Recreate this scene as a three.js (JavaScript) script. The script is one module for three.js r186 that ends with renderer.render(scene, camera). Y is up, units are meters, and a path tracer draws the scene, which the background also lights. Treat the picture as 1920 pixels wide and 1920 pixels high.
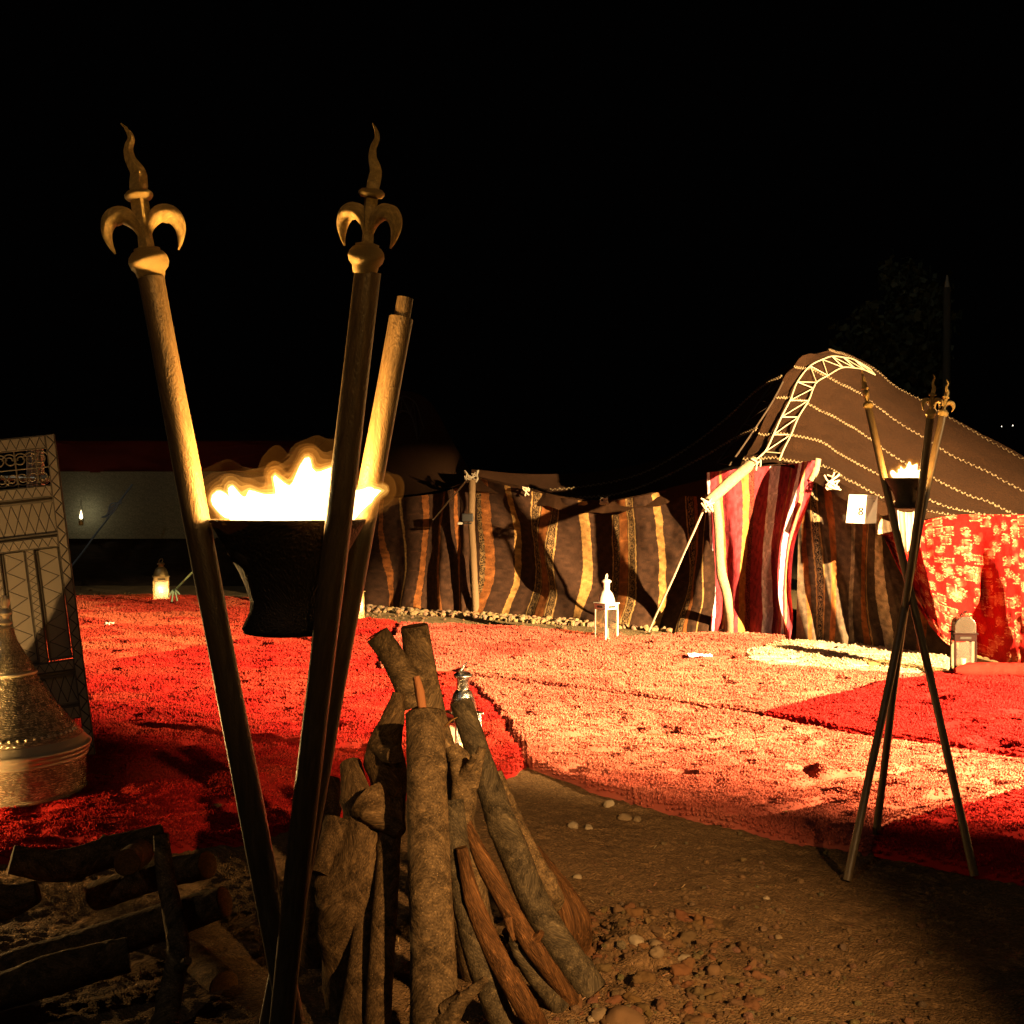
import * as THREE from 'three';
import { mergeGeometries, mergeVertices } from 'three/addons/utils/BufferGeometryUtils.js';
import { MarchingCubes } from 'three/addons/objects/MarchingCubes.js';
import { RoundedBoxGeometry } from 'three/addons/geometries/RoundedBoxGeometry.js';

// ---------- camera, sky, exposure ----------
const V3 = (x, y, z) => new THREE.Vector3(x, y, z);
const scene = new THREE.Scene();
const FOV = 47, FPX = 960 / Math.tan(FOV * Math.PI / 360), EYE = 1.45, PITCH = Math.atan(30 / FPX);
const camera = new THREE.PerspectiveCamera(FOV, 1, 0.05, 400);
camera.position.set(0, EYE, 0);
camera.rotation.x = -PITCH;
camera.updateMatrixWorld(true);
const renderer = new THREE.WebGLRenderer({ antialias: true });
renderer.toneMapping = THREE.LinearToneMapping;
renderer.toneMappingExposure = 1;
renderer.shadowMap.enabled = true;
{
  const w = 64, h = 32, a = new Float32Array(w * h * 4);
  for (let i = 0; i < w * h; i++) { a[i * 4] = 0.00035; a[i * 4 + 1] = 0.0003; a[i * 4 + 2] = 0.0003; a[i * 4 + 3] = 1; }
  const t = new THREE.DataTexture(a, w, h, THREE.RGBAFormat, THREE.FloatType);
  t.mapping = THREE.EquirectangularReflectionMapping; t.magFilter = THREE.LinearFilter; t.needsUpdate = true;
  scene.background = t; scene.environment = t;
}
// added faint directional fill for the tree and the dark roof slope
const faintFill = new THREE.DirectionalLight(new THREE.Color().setRGB(1, 0.95, 0.85), 0.08);
faintFill.position.set(-20, 40, 25); faintFill.castShadow = true;
Object.assign(faintFill.shadow.camera, { left: -30, right: 30, top: 30, bottom: -30, near: 1, far: 120 });
faintFill.name = 'faintFill'; scene.add(faintFill); scene.add(faintFill.target); faintFill.target.position.set(0, 0, -10);

// lamps beside and behind the frame; their fittings are built further down
const FLOOD = V3(7.6, 2.4, -2.0), FLOOD_AT = V3(3.2, 0.95, -8.65);
const flood = new THREE.SpotLight(new THREE.Color().setRGB(1, 0.64, 0.28), 6000, 0, 31 * Math.PI / 180, 0.4, 2);
flood.position.copy(FLOOD); flood.target.position.copy(FLOOD_AT); flood.shadow.radius = 2.6; flood.castShadow = true;
flood.name = 'flood'; scene.add(flood, flood.target);
const REAR = V3(1.95, 2.55, 1.0), REAR_AT = V3(0.28, 0.25, -3.85);
const rear = new THREE.SpotLight(new THREE.Color().setRGB(1, 0.56, 0.21), 190, 0, 12.5 * Math.PI / 180, 0.5, 2);
rear.position.copy(REAR); rear.target.position.copy(REAR_AT); rear.shadow.radius = 2; rear.castShadow = true;
rear.name = 'rear_lamp'; scene.add(rear, rear.target);
const TORCH_I = 3.3, TORCH2_I = 2.2, FLAME_RGB = [1, 0.5, 0.12];

// ---------- helpers ----------
let seed = 7;
const rnd = () => { seed = (seed + 0x6d2b79f5) | 0; let t = Math.imul(seed ^ (seed >>> 15), 1 | seed); t = (t + Math.imul(t ^ (t >>> 7), 61 | t)) ^ t; return ((t ^ (t >>> 14)) >>> 0) / 4294967296; };
const rr = (a, b) => a + (b - a) * rnd();
const clamp = (x, a = 0, b = 1) => Math.min(b, Math.max(a, x));
const smooth = (a, b, x) => { const t = clamp((x - a) / (b - a)); return t * t * (3 - 2 * t); };
const lerp = (a, b, t) => a + (b - a) * t;
const hash = (x, y, z) => { let h = Math.imul(x | 0, 374761393) ^ Math.imul(y | 0, 668265263) ^ Math.imul(z | 0, 2147483647 - 61); h = Math.imul(h ^ (h >>> 13), 1274126177); h ^= h >>> 16; return (h >>> 0) / 4294967296; };
function noise(x, y, z = 0) {
  const i = Math.floor(x), j = Math.floor(y), k = Math.floor(z); let a = x - i, b = y - j, c = z - k;
  a = a * a * (3 - 2 * a); b = b * b * (3 - 2 * b); c = c * c * (3 - 2 * c);
  const L = lerp;
  return L(L(L(hash(i, j, k), hash(i + 1, j, k), a), L(hash(i, j + 1, k), hash(i + 1, j + 1, k), a), b),
    L(L(hash(i, j, k + 1), hash(i + 1, j, k + 1), a), L(hash(i, j + 1, k + 1), hash(i + 1, j + 1, k + 1), a), b), c) * 2 - 1;
}
const fbm = (x, y, z = 0, o = 4) => { let s = 0, a = 0.5, n = 0; for (let i = 0; i < o; i++) { s += a * noise(x, y, z); n += a; a *= 0.5; x *= 2.03; y *= 2.03; z *= 2.03; } return s / n; };
// photograph position -> a point of the place, at a distance d ahead or on the ground
const ray = (u, v) => V3((u - 960) / FPX, -(v - 960) / FPX, -1).applyQuaternion(camera.quaternion);
const P = (u, v, d) => { const r = ray(u, v); return r.multiplyScalar(d / -r.z).add(camera.position); };
const G = (u, v, h = 0) => { const r = ray(u, v); return r.multiplyScalar((h - EYE) / r.y).add(camera.position); };

const used = new Map();
const numbered = (n) => { const k = used.get(n) ?? 0; used.set(n, k + 1); return k ? n + '_' + String(k).padStart(3, '0') : n; };
function tag(o, label, category, group, kind) { Object.assign(o.userData, { label, category }); if (group) o.userData.group = group; if (kind) o.userData.kind = kind; return o; }
function thing(name, label, category, pos, group) { const o = new THREE.Group(); o.name = numbered(name); scene.add(o); if (pos) o.position.copy(pos); return tag(o, label, category, group); }
const shadows = (m) => { m.castShadow = m.receiveShadow = true; return m; };
const rootOf = (o) => { while (o.parent && o.parent !== scene) o = o.parent; return o; };
// geometry given in the place's own coordinates, hung under a thing that stands at its base
function part(name, geo, material, parent, label) {
  const g = Array.isArray(geo) ? (geo.length > 1 ? mergeGeometries(geo.map(plain)) : geo[0]) : geo, r = rootOf(parent).position;
  g.translate(-r.x, -r.y, -r.z);
  return local(name, g, material, parent, label);
}
function local(name, geo, material, parent, label) {
  const g = Array.isArray(geo) ? (geo.length > 1 ? mergeGeometries(geo.map(plain)) : geo[0]) : geo;
  const m = shadows(new THREE.Mesh(g, material)); m.name = name; if (label) m.userData.label = label; parent.add(m); return m;
}
function plain(g) { // same attributes everywhere, no index, so that pieces merge
  const q = g.index ? g.toNonIndexed() : g;
  for (const k of Object.keys(q.attributes)) if (!['position', 'normal', 'uv'].includes(k)) q.deleteAttribute(k);
  if (!q.attributes.uv) q.setAttribute('uv', new THREE.BufferAttribute(new Float32Array(q.attributes.position.count * 2), 2));
  return q;
}
function structure(name, geo, material, kind = 'structure') { const m = shadows(new THREE.Mesh(geo, material)); m.name = numbered(name); m.userData.kind = kind; scene.add(m); return m; }

// a tapering, bending round bar; rad(t) or numbers, lump(p) scales the radius
function sweep(pts, rad, { n = 24, k = 10, caps = true, lump, flat = 1, tileU = 0, straight = false } = {}) {
  const c = straight || pts.length === 2 ? new THREE.CatmullRomCurve3(pts, false, 'catmullrom', 0) : new THREE.CatmullRomCurve3(pts, false, 'centripetal');
  const R = typeof rad === 'function' ? rad : Array.isArray(rad) ? (t) => { const x = t * (rad.length - 1), i = Math.min(rad.length - 2, Math.floor(x)); return lerp(rad[i], rad[i + 1], x - i); } : () => rad;
  const fr = c.computeFrenetFrames(n, false), len = c.getLength(), pos = [], uv = [], idx = [];
  for (let i = 0; i <= n; i++) {
    const t = i / n, p = c.getPointAt(t), N = fr.normals[i], B = fr.binormals[i];
    for (let j = 0; j <= k; j++) {
      const a = (j % k) / k * Math.PI * 2, e = V3(0, 0, 0).addScaledVector(N, Math.cos(a)).addScaledVector(B, Math.sin(a) * flat);
      let r = R(t); if (lump) r *= lump(p.clone().addScaledVector(e, r), t, a);
      const q = p.clone().addScaledVector(e, r); pos.push(q.x, q.y, q.z); uv.push(j / k * Math.max(0.05, tileU || 2 * Math.PI * R(0.5)), t * len);
    }
  }
  for (let i = 0; i < n; i++) for (let j = 0; j < k; j++) { const a = i * (k + 1) + j, b = a + k + 1; idx.push(a, a + 1, b, b, a + 1, b + 1); }
  const g = new THREE.BufferGeometry();
  if (caps) for (const [i, s] of [[0, -1], [n, 1]]) {
    const m = pos.length / 3, p = c.getPointAt(i / n), o = i * (k + 1); pos.push(p.x, p.y, p.z); uv.push(0.02, 0.02);
    for (let j = 0; j <= k; j++) { pos.push(...pos.slice((o + j) * 3, (o + j) * 3 + 3)); uv.push(0.02 + 0.02 * Math.cos(j), 0.02 + 0.02 * Math.sin(j)); }
    for (let j = 0; j < k; j++) s > 0 ? idx.push(m, m + 1 + j, m + 2 + j) : idx.push(m, m + 2 + j, m + 1 + j);
  }
  g.setAttribute('position', new THREE.Float32BufferAttribute(pos, 3)); g.setAttribute('uv', new THREE.Float32BufferAttribute(uv, 2)); g.setIndex(idx); g.computeVertexNormals();
  const nn = g.attributes.normal;
  for (let i = 0; i <= n; i++) { const a = i * (k + 1), b = a + k, v = V3(nn.getX(a) + nn.getX(b), nn.getY(a) + nn.getY(b), nn.getZ(a) + nn.getZ(b)).normalize(); nn.setXYZ(a, v.x, v.y, v.z); nn.setXYZ(b, v.x, v.y, v.z); }
  return g;
}
// the flat end of a log
function disc(p, dir, r, k = 18, lump) {
  const q = new THREE.Quaternion().setFromUnitVectors(V3(0, 0, 1), dir.clone().normalize()), pos = [p.x, p.y, p.z], uv = [0.5, 0.5], idx = [];
  for (let j = 0; j <= k; j++) { const a = j / k * Math.PI * 2, e = V3(Math.cos(a), Math.sin(a), 0).applyQuaternion(q).multiplyScalar(r).add(p); pos.push(e.x, e.y, e.z); uv.push(0.5 + Math.cos(a) / 2, 0.5 + Math.sin(a) / 2); if (j) idx.push(0, j, j + 1); }
  const g = new THREE.BufferGeometry(); g.setAttribute('position', new THREE.Float32BufferAttribute(pos, 3)); g.setAttribute('uv', new THREE.Float32BufferAttribute(uv, 2)); g.setIndex(idx); g.computeVertexNormals(); return g;
}
function grid(nu, nv, at) { // at(s, t) -> [Vector3, u, v]
  const pos = [], uv = [], idx = [];
  for (let j = 0; j <= nv; j++) for (let i = 0; i <= nu; i++) { const [p, u, v] = at(i / nu, j / nv); pos.push(p.x, p.y, p.z); uv.push(u, v); }
  for (let j = 0; j < nv; j++) for (let i = 0; i < nu; i++) { const a = j * (nu + 1) + i, b = a + nu + 1; idx.push(a, b, a + 1, a + 1, b, b + 1); }
  const g = new THREE.BufferGeometry(); g.setAttribute('position', new THREE.Float32BufferAttribute(pos, 3)); g.setAttribute('uv', new THREE.Float32BufferAttribute(uv, 2)); g.setIndex(idx); g.computeVertexNormals(); return g;
}
const along = (pts) => { const c = new THREE.CatmullRomCurve3(pts, false, 'centripetal'); return (t) => c.getPoint(clamp(t)); };
const box = (w, h, d, x, y, z, r = 0) => (r ? new RoundedBoxGeometry(w, h, d, 2, r) : new THREE.BoxGeometry(w, h, d)).translate(x, y, z);
const lathe = (pts, k = 32) => new THREE.LatheGeometry(pts.map(([x, y]) => new THREE.Vector2(x, y)), k);
function bar(a, b, r, k = 6) { return sweep([a, b], r, { n: 1, k }); }

// ---------- textures ----------
function tex(w, h, f, srgb = true) { // f(x, y) -> [r, g, b] 0..1 (display values) or a number
  const a = new Uint8Array(w * h * 4);
  for (let y = 0; y < h; y++) for (let x = 0; x < w; x++) { const c = f(x, y), o = (y * w + x) * 4; for (let k = 0; k < 3; k++) a[o + k] = clamp(Array.isArray(c) ? c[k] : c) * 255; a[o + 3] = 255; }
  const t = new THREE.DataTexture(a, w, h); t.wrapS = t.wrapT = THREE.RepeatWrapping; t.magFilter = THREE.LinearFilter; t.minFilter = THREE.LinearMipmapLinearFilter; if (srgb) t.colorSpace = THREE.SRGBColorSpace; t.needsUpdate = true; return t;
}
const rep = (t, x, y) => { const c = t.clone(); c.repeat.set(x, y); c.needsUpdate = true; return c; };
const tileN = (x, y, w, h, fx, fy, s, o = 4) => { // noise that repeats without a seam
  const a = x / w * 2 * Math.PI, b = y / h * 2 * Math.PI; return fbm(Math.cos(a) * fx / 6.28 + s, Math.sin(a) * fx / 6.28 + Math.cos(b) * fy / 6.28 * 1.01, Math.sin(b) * fy / 6.28 + s * 1.7, o);
};
const rgbm = (c) => new THREE.Color().setRGB(...c);
const std = (name, c, o = {}) => { const m = new THREE.MeshPhysicalMaterial({ color: rgbm(c), roughness: 0.8, ...o }); if (m.roughness >= 0.8) m.specularIntensity = 0.2; /* wool, bark and earth have no sheen */ m.name = name; return m; };
const dbl = { side: THREE.DoubleSide };
const grainT = tex(256, 256, (x, y) => 0.78 + 0.22 * tileN(x, y, 256, 256, 40, 40, 3) + 0.1 * (hash(x, y, 5) - 0.5));
const grainB = tex(256, 256, (x, y) => 0.5 + 0.5 * tileN(x, y, 256, 256, 60, 60, 9), false);
const weaveB = tex(128, 128, (x, y) => 0.5 + 0.25 * Math.sin(x / 128 * 2 * Math.PI * 16) * Math.cos(y / 128 * 2 * Math.PI * 16) + 0.25 * (hash(x, y, 1) - 0.5), false);
const barkT = tex(512, 512, (x, y) => {
  const a = tileN(x, y, 512, 512, 14, 16, 4), b = tileN(x, y, 512, 512, 90, 90, 8, 3), sp = tileN(x, y, 512, 512, 40, 50, 14, 2);
  let v = 0.6 + 0.3 * a + 0.26 * b; const s = smooth(0.38, 0.5, sp); if (hash(x >> 2, y >> 2, 6) > 0.992) v += 0.3;
  return [v * 0.95 + s * 0.13, v * 0.88 + s * 0.11, v * 0.74 + s * 0.07];
});
const barkB = tex(512, 512, (x, y) => 0.5 + 0.4 * tileN(x, y, 512, 512, 36, 36, 21, 3) + 0.25 * tileN(x, y, 512, 512, 110, 110, 2, 2), false);
const ringT = tex(128, 128, (x, y) => { const r = Math.hypot(x - 64, y - 64) / 64, v = 0.72 + 0.09 * Math.sin(r * 60 + 4 * noise(x / 18, y / 18)) + 0.16 * fbm(x / 9, y / 9, 3); return [v, v * 0.84, v * 0.6]; });
const M = {};
M.bark = std('grey bark', [0.36, 0.275, 0.19], { map: rep(barkT, 3, 3.2), bumpMap: rep(barkB, 3, 3.2), bumpScale: 0.0028, roughness: 0.85 });
M.brownBark = std('brown bark', [0.31, 0.22, 0.14], { map: rep(barkT, 4, 3), bumpMap: rep(barkB, 4, 3), bumpScale: 0.003, roughness: 0.9 });  // browner, and darkened a little for the logs lying in shade
M.greyBark = std('slate grey bark', [0.2, 0.175, 0.14], { map: rep(barkT, 4, 3), bumpMap: rep(barkB, 4, 3), bumpScale: 0.0025, roughness: 0.8 });
M.redWood = std('reddish peeled wood', [0.3, 0.16, 0.08], { map: rep(barkT, 7, 1.4), bumpMap: rep(barkB, 7, 1.4), bumpScale: 0.005, roughness: 0.8 });
M.cut = std('sawn wood', [0.3, 0.21, 0.12], { map: ringT, roughness: 0.9 });
M.pole = std('stained pole', [0.15, 0.1, 0.05], { map: rep(grainT, 10, 1.5), bumpMap: rep(grainB, 12, 6), bumpScale: 0.0007, roughness: 0.42 });
M.gilt = std('gilded iron', [0.78, 0.56, 0.22], { map: rep(grainT, 8, 8), bumpMap: rep(grainB, 30, 30), bumpScale: 0.004, roughness: 0.5, metalness: 0.35 });
M.iron = std('sooty iron', [0.05, 0.04, 0.03], { map: rep(grainT, 3, 2), bumpMap: rep(grainB, 3, 2), bumpScale: 0.003, roughness: 0.6, metalness: 0.4 });

// ---------- ground ----------
const MOUND = G(1185, 1795);
function groundH(x, d) {
  const near = 1 - smooth(5.2, 6.6, d);
  let h = 0.009 * fbm(x * 3, d * 3, 2, 3) + near * (0.01 * fbm(x * 10, d * 11, 5, 4) + 0.005 * noise(x * 48, d * 48));
  const m = Math.exp(-(((x - MOUND.x) / 0.3) ** 2 + ((d + MOUND.z) / 0.42) ** 2));
  h += m * (0.035 + 0.05 * fbm(x * 13, d * 13, 8, 4));
  const n = smooth(0.25, 0.6, fbm(x * 2.4 + 4, d * 2.4, 1, 2)) * near; h += n * 0.012 * Math.abs(noise(x * 26, d * 26, 3));
  return h - 0.004;
}
{
  const axis = (spans) => { const a = []; for (const [p, q, s] of spans) for (let x = p; x < q - 1e-6; x += s) a.push(x); a.push(spans.at(-1)[1]); return a; };
  const xs = axis([[-160, -40, 20], [-40, -8, 2], [-8, -2.6, 0.2], [-2.6, 2.6, 0.014], [2.6, 8, 0.2], [8, 40, 2], [40, 160, 20]]);
  const ds = axis([[-30, -2, 4], [-2, 2.3, 0.2], [2.3, 5.9, 0.014], [5.9, 16, 0.12], [16, 40, 2], [40, 250, 15]]);
  const pos = [], uv = [], col = [], idx = [], W = xs.length;
  for (const d of ds) for (const x of xs) {
    pos.push(x, groundH(x, d), -d); uv.push(x, d);
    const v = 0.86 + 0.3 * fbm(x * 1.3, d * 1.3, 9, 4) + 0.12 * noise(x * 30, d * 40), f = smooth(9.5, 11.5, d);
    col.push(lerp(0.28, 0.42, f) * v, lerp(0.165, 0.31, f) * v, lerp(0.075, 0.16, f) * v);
  }
  for (let j = 0; j < ds.length - 1; j++) for (let i = 0; i < W - 1; i++) { const a = j * W + i; idx.push(a, a + 1, a + W, a + 1, a + W + 1, a + W); }
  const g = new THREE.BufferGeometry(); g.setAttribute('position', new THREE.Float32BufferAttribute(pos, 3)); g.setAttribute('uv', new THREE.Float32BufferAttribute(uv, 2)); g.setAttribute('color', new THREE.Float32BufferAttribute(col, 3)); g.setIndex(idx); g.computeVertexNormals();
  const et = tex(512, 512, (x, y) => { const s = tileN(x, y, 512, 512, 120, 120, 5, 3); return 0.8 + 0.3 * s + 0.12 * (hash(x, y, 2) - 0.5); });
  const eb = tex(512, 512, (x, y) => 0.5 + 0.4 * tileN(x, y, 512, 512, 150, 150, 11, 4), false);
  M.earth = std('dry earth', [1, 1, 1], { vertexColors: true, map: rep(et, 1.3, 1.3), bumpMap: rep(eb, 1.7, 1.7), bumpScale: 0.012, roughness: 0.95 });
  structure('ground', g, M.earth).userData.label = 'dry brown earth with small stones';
}
// stones
function rock(r, s, flat = 0.75) {
  const g = mergeVertices(new THREE.IcosahedronGeometry(r, 4).deleteAttribute('normal').deleteAttribute('uv'), 1e-5), p = g.attributes.position;
  for (let i = 0; i < p.count; i++) { const v = V3().fromBufferAttribute(p, i), k = 1 + 0.5 * fbm(v.x / r * 1.1 + s, v.y / r * 0.9, v.z / r * 0.9 + s, 3) + 0.05 * noise(v.x / r * 5, v.y / r * 5, s); p.setXYZ(i, v.x * k, v.y * k * flat, v.z * k * 0.9); }
  g.computeVertexNormals(); return g;
}
const rockMats = [[0.26, 0.18, 0.1], [0.38, 0.29, 0.18], [0.2, 0.115, 0.055]].map((c, i) => std('stone ' + i, c, { bumpMap: grainB, bumpScale: 0.003, roughness: 0.95, map: grainT }));
for (const [u, v, px, m, label] of [
  [1285, 1800, 16, 1, 'smooth tan stone on its own right of the earth mound'],
  [1193, 1782, 17, 1, 'pale wedge shaped stone on the back of the earth mound'],
  [1228, 1775, 14, 0, 'brown rounded stone touching the pale wedge stone'],
  [1232, 1808, 14, 0, 'brown stone at the front of the mound below the pale wedge stone'],
  [1338, 1826, 15, 2, 'reddish flat stone right of the smooth tan stone'],
  [1172, 1905, 34, 2, 'largest reddish brown boulder at the bottom edge beside the logs'],
  [1125, 1905, 18, 0, 'brown stone between the log ends and the largest boulder'],
  [1268, 1857, 8, 0, 'small orange brown stone below the reddish flat stone'],
  [1110, 1913, 9, 1, 'small pale stone at the foot of the peeled log'],
  [1083, 1637, 9, 1, 'small pale stone casting a short shadow right of the log pile'],
  [1076, 1546, 11, 1, 'oval pale pebble, left of two beside the log pile'],
  [1104, 1549, 9, 1, 'oval pale pebble, right of two beside the log pile'],
  [1141, 1501, 11, 1, 'pale stone close to the rug edge behind the log pile'],
  [1172, 1527, 12, 0, 'grey stone in the small heap near the rug edge'],
  [1195, 1532, 9, 0, 'grey stone right end of the small heap near the rug edge'],
  [1391, 1640, 7, 2, 'small reddish stone alone in the middle of the bare earth'],
  [1437, 1680, 7, 1, 'small tan stone at the edge of the dark shadow'],
  [1460, 1755, 7, 0, 'small brown stone lower in the bare earth near the dark shadow'],
]) {
  const b = G(u, v + px * 0.6), r = px / (FPX / -b.z);
  b.y = groundH(b.x, -b.z) + r * 0.15;
  const o = shadows(new THREE.Mesh(rock(r, u * 0.37, 0.72), rockMats[m])); o.name = numbered('stone'); o.position.copy(b); o.rotation.y = u; scene.add(o);
  tag(o, label, 'stone', 'stones lying on the bare earth');
}
function scatter(name, label, n, place, mats, geos) {
  const im = new THREE.InstancedMesh(geos, mats, n), mx = new THREE.Matrix4(), q = new THREE.Quaternion(), c = new THREE.Color();
  for (let i = 0; i < n; i++) { const [p, s, k] = place(i); q.setFromEuler(new THREE.Euler(rr(-0.5, 0.5), rr(0, 6.28), rr(-0.5, 0.5))); mx.compose(p, q, V3(s, s * rr(0.6, 0.9), s * rr(0.7, 1))); im.setMatrixAt(i, mx); im.setColorAt(i, c.setRGB(k * rr(0.8, 1.15), k * rr(0.78, 1), k * rr(0.7, 0.95))); }
  shadows(im); im.name = numbered(name); im.userData.kind = 'stuff'; im.userData.label = label; scene.add(im); return im;
}
{
  const clod = (() => { const g = rock(1, 9.1, 0.8), p = g.attributes.position; for (let i = 0; i < p.count; i++) { const v = V3().fromBufferAttribute(p, i), k = 1 + 0.35 * fbm(v.x * 2.2 + 5, v.y * 2.2, v.z * 2.2, 4); p.setXYZ(i, v.x * k, v.y * k, v.z * k); } g.computeVertexNormals(); return g; })(), rg2 = new THREE.IcosahedronGeometry(1, 1); const p = rg2.attributes.position; for (let i = 0; i < p.count; i++) { const v = V3().fromBufferAttribute(p, i), k = 1 + 0.25 * noise(v.x * 2, v.y * 2, v.z * 2); p.setXYZ(i, v.x * k, v.y * k, v.z * k); } rg2.computeVertexNormals();
  scatter('pebbles', 'small pebbles strewn over the bare earth', 900, () => { const b = G(rr(880, 1760), lerp(1480, 1990, Math.sqrt(rnd()))); b.y = groundH(b.x, -b.z); const s = 0.004 + 0.013 * rnd() ** 3; b.y += s * 0.2; return [b, s, 1]; }, rockMats[0], rg2);
  scatter('earth_clods', 'loose earth clods on the mound beside the logs', 650, () => { const a = rr(0, 6.28), q = Math.sqrt(rnd()); const x = MOUND.x + Math.cos(a) * q * 0.36 + 0.03, d = -MOUND.z + Math.sin(a) * q * 0.5 - 0.05; const s = 0.004 + 0.026 * rnd() ** 3.2; return [V3(x, groundH(x, d) + s * 0.1, -d), s, 0.85]; }, rockMats[2], clod);
  scatter('gravel_row', 'row of pale gravel along the foot of the striped tent wall', 750, () => { const f = rnd(), b = G(lerp(690, 1310, f), lerp(1141, 1183, f) + rr(-2, 6)); const s = 0.012 + 0.035 * rnd() ** 1.6; b.y = s * 0.4; return [b, s, 1.1]; }, rockMats[1], rg2);
  scatter('sand_grit', 'grit lying on the pale sand before the tents', 900, () => { const f = rnd(), b = G(lerp(150, 1350, f), lerp(1102, 1195, f) + rr(2, 34)); const s = 0.006 + 0.02 * rnd() ** 3; b.y = s * 0.3; return [b, s, 0.95]; }, rockMats[0], rg2);
}

{ // bark chips and straw trodden into the earth round the logs
  const chip = new THREE.BoxGeometry(1, 0.08, 0.22, 3, 1, 1), p = chip.attributes.position; for (let i = 0; i < p.count; i++) p.setY(i, p.getY(i) + 0.1 * Math.sin(p.getX(i) * 3));
  chip.computeVertexNormals();
  scatter('bark_chips', 'bark chips and straw trodden into the earth round the logs', 420, () => { const b = G(rr(520, 1300), lerp(1560, 1990, Math.sqrt(rnd()))); b.y = groundH(b.x, -b.z) + 0.004; return [b, 0.008 + 0.022 * rnd() ** 2, 1]; }, std('bark chips', [0.3, 0.2, 0.11], {}), chip);
}

// ---------- rugs ----------
const tuftGeo = (() => {
  const pos = [], idx = [];
  for (let i = 0; i < 6; i++) {
    const a = i / 6 * 6.28 + 0.4 * Math.sin(i * 7), l = 0.6 + 0.3 * Math.sin(i * 3.1), c = Math.cos(a), s = Math.sin(a), w = 0.2, h = 0.75 + 0.3 * Math.cos(i * 5.3), o = pos.length / 3;
    pos.push(c * 0.1 - s * w, 0, s * 0.1 + c * w, c * 0.1 + s * w, 0, s * 0.1 - c * w, c * l * 0.5 - s * w * 0.7, h * 0.75, s * l * 0.5 + c * w * 0.7, c * l * 0.5 + s * w * 0.7, h * 0.75, s * l * 0.5 - c * w * 0.7, c * l, h, s * l);
    idx.push(o, o + 1, o + 2, o + 1, o + 3, o + 2, o + 2, o + 3, o + 4);
  }
  const g = new THREE.BufferGeometry(); g.setAttribute('position', new THREE.Float32BufferAttribute(pos, 3)); g.setIndex(idx); g.computeVertexNormals(); return g;
})();
M.pile = std('wool pile', [1, 1, 1], { roughness: 1, side: THREE.DoubleSide });
M.rugBack = std('rug ground weave', [1, 1, 1], { roughness: 1, vertexColors: true, side: THREE.DoubleSide });
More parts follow.
